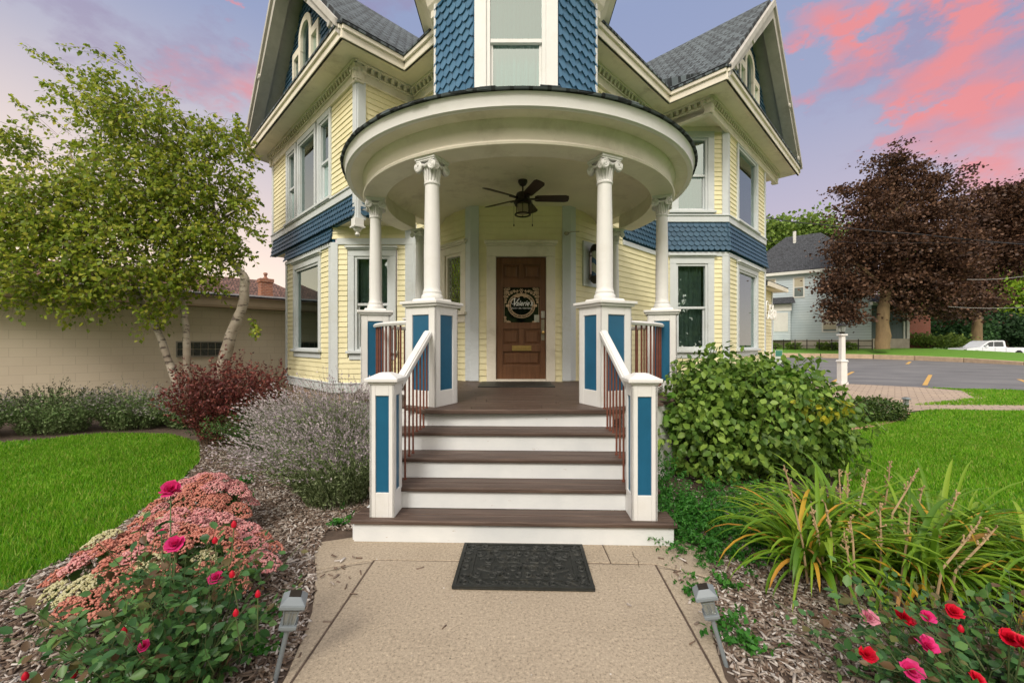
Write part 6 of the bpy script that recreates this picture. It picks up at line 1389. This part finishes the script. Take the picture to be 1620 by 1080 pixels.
# ------------------------------------------------------------------ blue-grey house across the lot
Q = Vector((38.5, 44.0, 0)); dl_ = V2(-.783, .622); HB = empty('blue_house', tuple(Q), label='two-storey blue-grey sided house with hip roof beyond the parking lot', cat='house')
fw = Wall((Q.x, Q.y), (Q.x+dl_.x*12.5, Q.y+dl_.y*12.5), (-.6, -.8)); 
def hb(m, name, mat, par=None, bevel=0):
    o = m.build(name, mat, None, bevel=bevel)
    if par is None: keep(o, HB)
    else: o.parent = par
    return o
def bluesid():
    m, nt, b = newmat('blue_grey_siding'); b.inputs['Roughness'].default_value = .7
    t = nt.nodes.new('ShaderNodeTexCoord'); wv = nt.nodes.new('ShaderNodeTexWave'); wv.wave_type = 'BANDS'; wv.bands_direction = 'Z'; wv.wave_profile = 'SAW'; wv.inputs['Scale'].default_value = 1.05; nt.links.new(t.outputs['Object'], wv.inputs[0])
    c = rmp(nt, noise(nt, .5, 4), [(.3, (.42, .50, .54)), (.7, (.54, .61, .63))]); cc = mixc(nt, rmp(nt, wv.outputs['Fac'], [(.02, (1, 1, 1)), (.12, (0, 0, 0))]), c, (.13, .17, .20)); nt.links.new(cc, b.inputs['Base Color']); return m
BSD = bluesid(); GRP = M('grey_panel', (.10, .13, .14), .8, .15, 2, stretch=(6, 6, .4)); WHT2 = M('far_white_trim', (.62, .62, .58), .7, .08, 2); FND = M('far_foundation', (.42, .38, .32), .9, .2, 2)
G0 = 1.0; EZ = 9.9; HL_ = 12.5
m = MB(); m.prism([fw.p(0, 1.9), fw.p(HL_, 1.9), fw.p(HL_, 1.9, -9), fw.p(0, 1.9, -9)], (0, 0, EZ-1.9)); hb(m, 'wall', BSD)
m = MB(); m.prism([fw.p(0, .5, -.05), fw.p(HL_, .5, -.05), fw.p(HL_, .5, -9), fw.p(0, .5, -9)], (0, 0, 1.4)); hb(m, 'foundation', FND)
er = [fw.p(-.5, EZ, .6), fw.p(HL_+.5, EZ, .6), fw.p(HL_+.5, EZ, -9.6), fw.p(-.5, EZ, -9.6)]; ra, rb2 = fw.p(4.5, 15.0, -4.5), fw.p(8.0, 15.0, -4.5)
DKS = shingle('dark_shingle', (.055, .06, .07))
for pts in ([er[0], er[1], rb2, ra], [er[1], er[2], rb2], [er[0], er[3], ra], [er[2], er[3], ra, rb2]): o = roof_plane('roof', pts, .06, DKS, None); keep(o, HB)
m = MB(); fw.box(m, -.5, HL_+.5, EZ-.35, EZ-.02, .5, .62); fw.box(m, -.5, HL_+.5, EZ-.36, EZ-.30, -.1, .55); hb(m, 'eave_board', WHT2)
def fwin(px0, px1, py0, py1, blind=.55):
    def sc2(px):   # wall coordinate seen at that column
        u = (px-810)/650; return (u*Q.y-Q.x)/(dl_.x-u*dl_.y)
    a, b_ = sc2(px1), sc2(px0); Ym = Q.y+dl_.y*(a+b_)/2; z0, z1 = CAMZ+(543-py1)/650*Ym, CAMZ+(543-py0)/650*Ym
    m = MB(); t = .14
    for q in ((a, a+t, z0, z1), (b_-t, b_, z0, z1), (a+t, b_-t, z0, z0+t), (a+t, b_-t, z1-t, z1), (a+t, b_-t, (z0+z1)/2-.05, (z0+z1)/2+.05)): fw.box(m, *q, -.02, .08)
    wn_ = hb(m, 'window', WHT2); m = MB(); fw.box(m, a+t, b_-t, z0+t, z1-t, -.02, .03); pn = hb(m, 'pane', DARKIN, wn_)
    if blind: m = MB(); fw.box(m, a+t, b_-t, z0+t+(z1-z0-2*t)*(1-blind), z1-t, .03, .045); hb(m, 'blind', M('blind', (.42, .38, .28), .8, .1), wn_)
fwin(1254.5, 1273, 438, 471, .5); fwin(1300, 1325.5, 494, 525.5, .9); fwin(1212, 1228, 441, 460, .9); fwin(1314, 1333, 539, 551, 0)
# bay on the left
def sc3(px): u = (px-810)/650; return (u*Q.y-Q.x)/(dl_.x-u*dl_.y)
a, b_ = sc3(1252), sc3(1222); 
m = MB(); fw.box(m, a, b_+1.2, 1.9, 6.0, .0, 1.0); bay = hb(m, 'bay', BSD)
m = MB(); fw.box(m, a-.1, b_+1.3, 5.3, 6.1, .9, 1.06); fw.box(m, a+.25, b_-.25, 2.9, 5.1, 1.0, 1.05); hb(m, 'bay_trim', WHT2, bay)
m = MB(); m.prism([fw.p(a-.5, 6.1, 1.6), fw.p(b_+1.6, 6.1, 1.6), fw.p(b_+1.6, 6.9, 0), fw.p(a-.2, 6.9, 0)], (0, 0, .08)); hb(m, 'bay_roof', DKS, bay)
# enclosed grey porch and brick porch on the right
pw = Wall((Q.x, Q.y), (Q.x+3.9, Q.y-.2), (0, -1))
m = MB(); pw.box(m, .1, 3.8, 2.0, 5.6, -3, -.1); hb(m, 'enclosed_porch', GRP)
m = MB(); pw.box(m, 0, 3.9, .4, 2.0, -3.1, 0); hb(m, 'foundation', FND)
m = MB(); pw.box(m, -.1, 4.2, 5.6, 5.9, -3.2, .3); pw.box(m, 3.65, 3.9, 2.0, 5.6, -.2, .0); pw.box(m, 3.3, 3.45, 2.0, 5.6, -.2, .0); hb(m, 'porch_trim', WHT2)
m = MB(); m.prism([pw.p(-.2, 5.9, .4), pw.p(4.3, 5.9, .4), pw.p(4.0, 7.0, -3), pw.p(-.2, 7.0, -3)], (0, 0, .08)); hb(m, 'porch_roof', DKS)
m = MB(); pw.box(m, 3.95, 7.4, .5, 4.6, -4, -1.5); hb(m, 'brick_porch', brickmat('porch_brick', (.36, .10, .06), (.30, .08, .05)))
m = MB(); pw.box(m, 3.95, 7.4, 2.55, 2.62, -1.4, -1.34); [pw.box(m, x, x+.05, 1.5, 2.55, -1.4, -1.35) for x in np.arange(3.97, 7.4, .22)]; hb(m, 'porch_railing', RUST)
for sx3, z0, z1 in ((1253, 13.0, 15.2),):
    p_ = fw.p(sc3(sx3), 0, -3.5); m = MB(); m.tube([(p_.x, p_.y, 12.2), (p_.x, p_.y, 15.4)], .18, 10); hb(m, 'vent_pipe', WHT2)
p_ = fw.p(sc3(1247), 0, -1.8); m = MB(); m.tube([(p_.x, p_.y, 11), (p_.x, p_.y, 12.2)], .10, 8); hb(m, 'vent_pipe', WHT2)
# black fence before the house
FE = empty('metal_fence', (33, 46, 1.0), label='thin black rail fence in front of the blue-grey house', cat='fence')
fa, fb = Vector(w(1222, 545, 48)), Vector(w(1380, 545, 42.2)); m = MB()
for z in (1.25, 1.75): m.tube([(fa.x, fa.y, z), (fb.x, fb.y, z)], .03, 5)
keep(m.build('rail', BLACK, None), FE); first = None
for i in range(9):
    p_ = fa.lerp(fb, i/8); m = MB(); m.tube([(p_.x, p_.y, .8), (p_.x, p_.y, 1.95)], .045, 6); keep(m.build('post', BLACK, None), FE)
m = MB(); hs_ = Vector(w(1310, 545, 45)); P_, N_ = blob_pts([((fa.lerp(fb, t).x, fa.lerp(fb, t).y+1.0, 1.2), (1.0, .5, .4)) for t in (.05, .3, .62, .72, .85)], 1400, .4)
o = inst_mesh('foundation_plants', GR1, *CLUMP, P_, basis(N_, 1., N_), rng.uniform(.15, .3, len(P_))); tag(o, 'low scruffy plants along the foundation of the blue-grey house', 'plants', kind='stuff')
# ------------------------------------------------------------------ pickup truck
PT = empty('pickup_truck', (46.3, 40.0, -.05), label='white crew cab pickup parked on the street beyond the raised lawn', cat='pickup truck'); PT.rotation_euler = (0, 0, math.radians(-3)); PT.scale = (.96, .96, .96)
WP, nt, b = newmat('white_car_paint'); b.inputs['Base Color'].default_value = (.72, .76, .82, 1); b.inputs['Roughness'].default_value = .25; b.inputs['Coat Weight'].default_value = .6
CG, nt, b = newmat('car_glass'); b.inputs['Base Color'].default_value = (.02, .03, .035, 1); b.inputs['Roughness'].default_value = .05
TY_ = M('tyre', (.02, .02, .02), .9); RM_ = M('rim', (.35, .36, .37), .3, .05, metal=.8)
def ext(prof, y0, y1, name, mat, par=PT, bevel=.03):
    m = MB(); m.prism([(x, y0, z) for x, z in prof], (0, y1-y0, 0)); return m.build(name, mat, par, bevel=bevel)
body = [(-2.95, .50), (-2.98, .95), (-2.85, 1.12), (-1.75, 1.22), (-1.55, 1.25), (.85, 1.25), (.88, 1.20), (2.92, 1.20), (2.96, .65), (2.90, .50), (2.35, .48), (2.28, .75), (2.05, .92), (1.80, .92), (1.58, .75), (1.50, .48), (-1.60, .45), (-1.68, .75), (-1.90, .92), (-2.15, .92), (-2.38, .75), (-2.45, .48)]
ext(body, -.98, .98, 'body', WP)
cab = [(-1.60, 1.24), (-.80, 1.82), (-.55, 1.90), (.60, 1.90), (.74, 1.82), (.86, 1.24)]; c_ = ext(cab, -.86, .86, 'cab', WP)
ext([(-1.30, 1.30), (-.72, 1.74), (-.36, 1.78), (-.36, 1.30)], -.875, .875, 'window', CG, bevel=0); ext([(-.28, 1.30), (-.28, 1.78), (.52, 1.78), (.62, 1.30)], -.875, .875, 'window', CG, bevel=0)
for x in (-2.02, 1.93):
    for y in (-.9, .9):
        m = MB(); m.tube([(x, y-.12, .40), (x, y+.12, .40)], .40, 24); wh = m.build('wheel', TY_, PT); m = MB(); m.tube([(x, y-.13, .40), (x, y+.13, .40)], .24, 18); m.build('rim', RM_, wh)
m = MB(); m.box(2.90, 2.985, -.97, -.80, .85, 1.15); m.build('tail_light', M('tail_red', (.35, .02, .02), .3), PT)
m = MB(); m.box(-2.99, -2.86, -.97, -.70, .85, 1.02); m.build('headlight', LG, PT)
for x in (-.33, .70, -1.5): m = MB(); m.box(x, x+.015, -.985, -.978, .55, 1.24); m.build('door_seam', BLACK, PT)
m = MB(); m.box(-.25, -.10, -.995, -.98, 1.10, 1.14); m.build('door_handle', WP, PT); m = MB(); m.box(-1.25, -1.08, -1.12, -.98, 1.28, 1.44); m.build('mirror', WP, PT)
# ------------------------------------------------------------------ overhead wires
WM = M('cable_black', (.03, .03, .035), .6); WM2 = M('cable_grey', (.5, .5, .5), .6)
for pts, r, mat, lab in (([(1080, 322), (1208, 343), (1300, 355), (1450, 370), (1700, 392)], .035, WM, 'upper black overhead cable crossing in front of the purple maple'),
                         ([(1150, 378), (1300, 381), (1450, 384), (1700, 380)], .012, WM, 'thin dark overhead wire just below the black cable'), ([(1530, 442), (1620, 437), (1720, 430)], .012, WM2, 'thin wire at the right edge before the bright tree'), ([(1500, 485), (1620, 486), (1720, 487)], .012, WM2, 'lowest thin wire above the white pickup')):
    Yw = 36; out = []
    for a, b_ in zip(pts, pts[1:]):
        for k in range(6): t = k/6; out.append(w(a[0]+(b_[0]-a[0])*t, a[1]+(b_[1]-a[1])*t+2*math.sin(t*math.pi), Yw))
    out.append(w(*pts[-1], Yw)); m = MB(); m.tube(out, r, 6); tag(m.build('overhead_wire', mat, smooth=True), lab, 'wire')
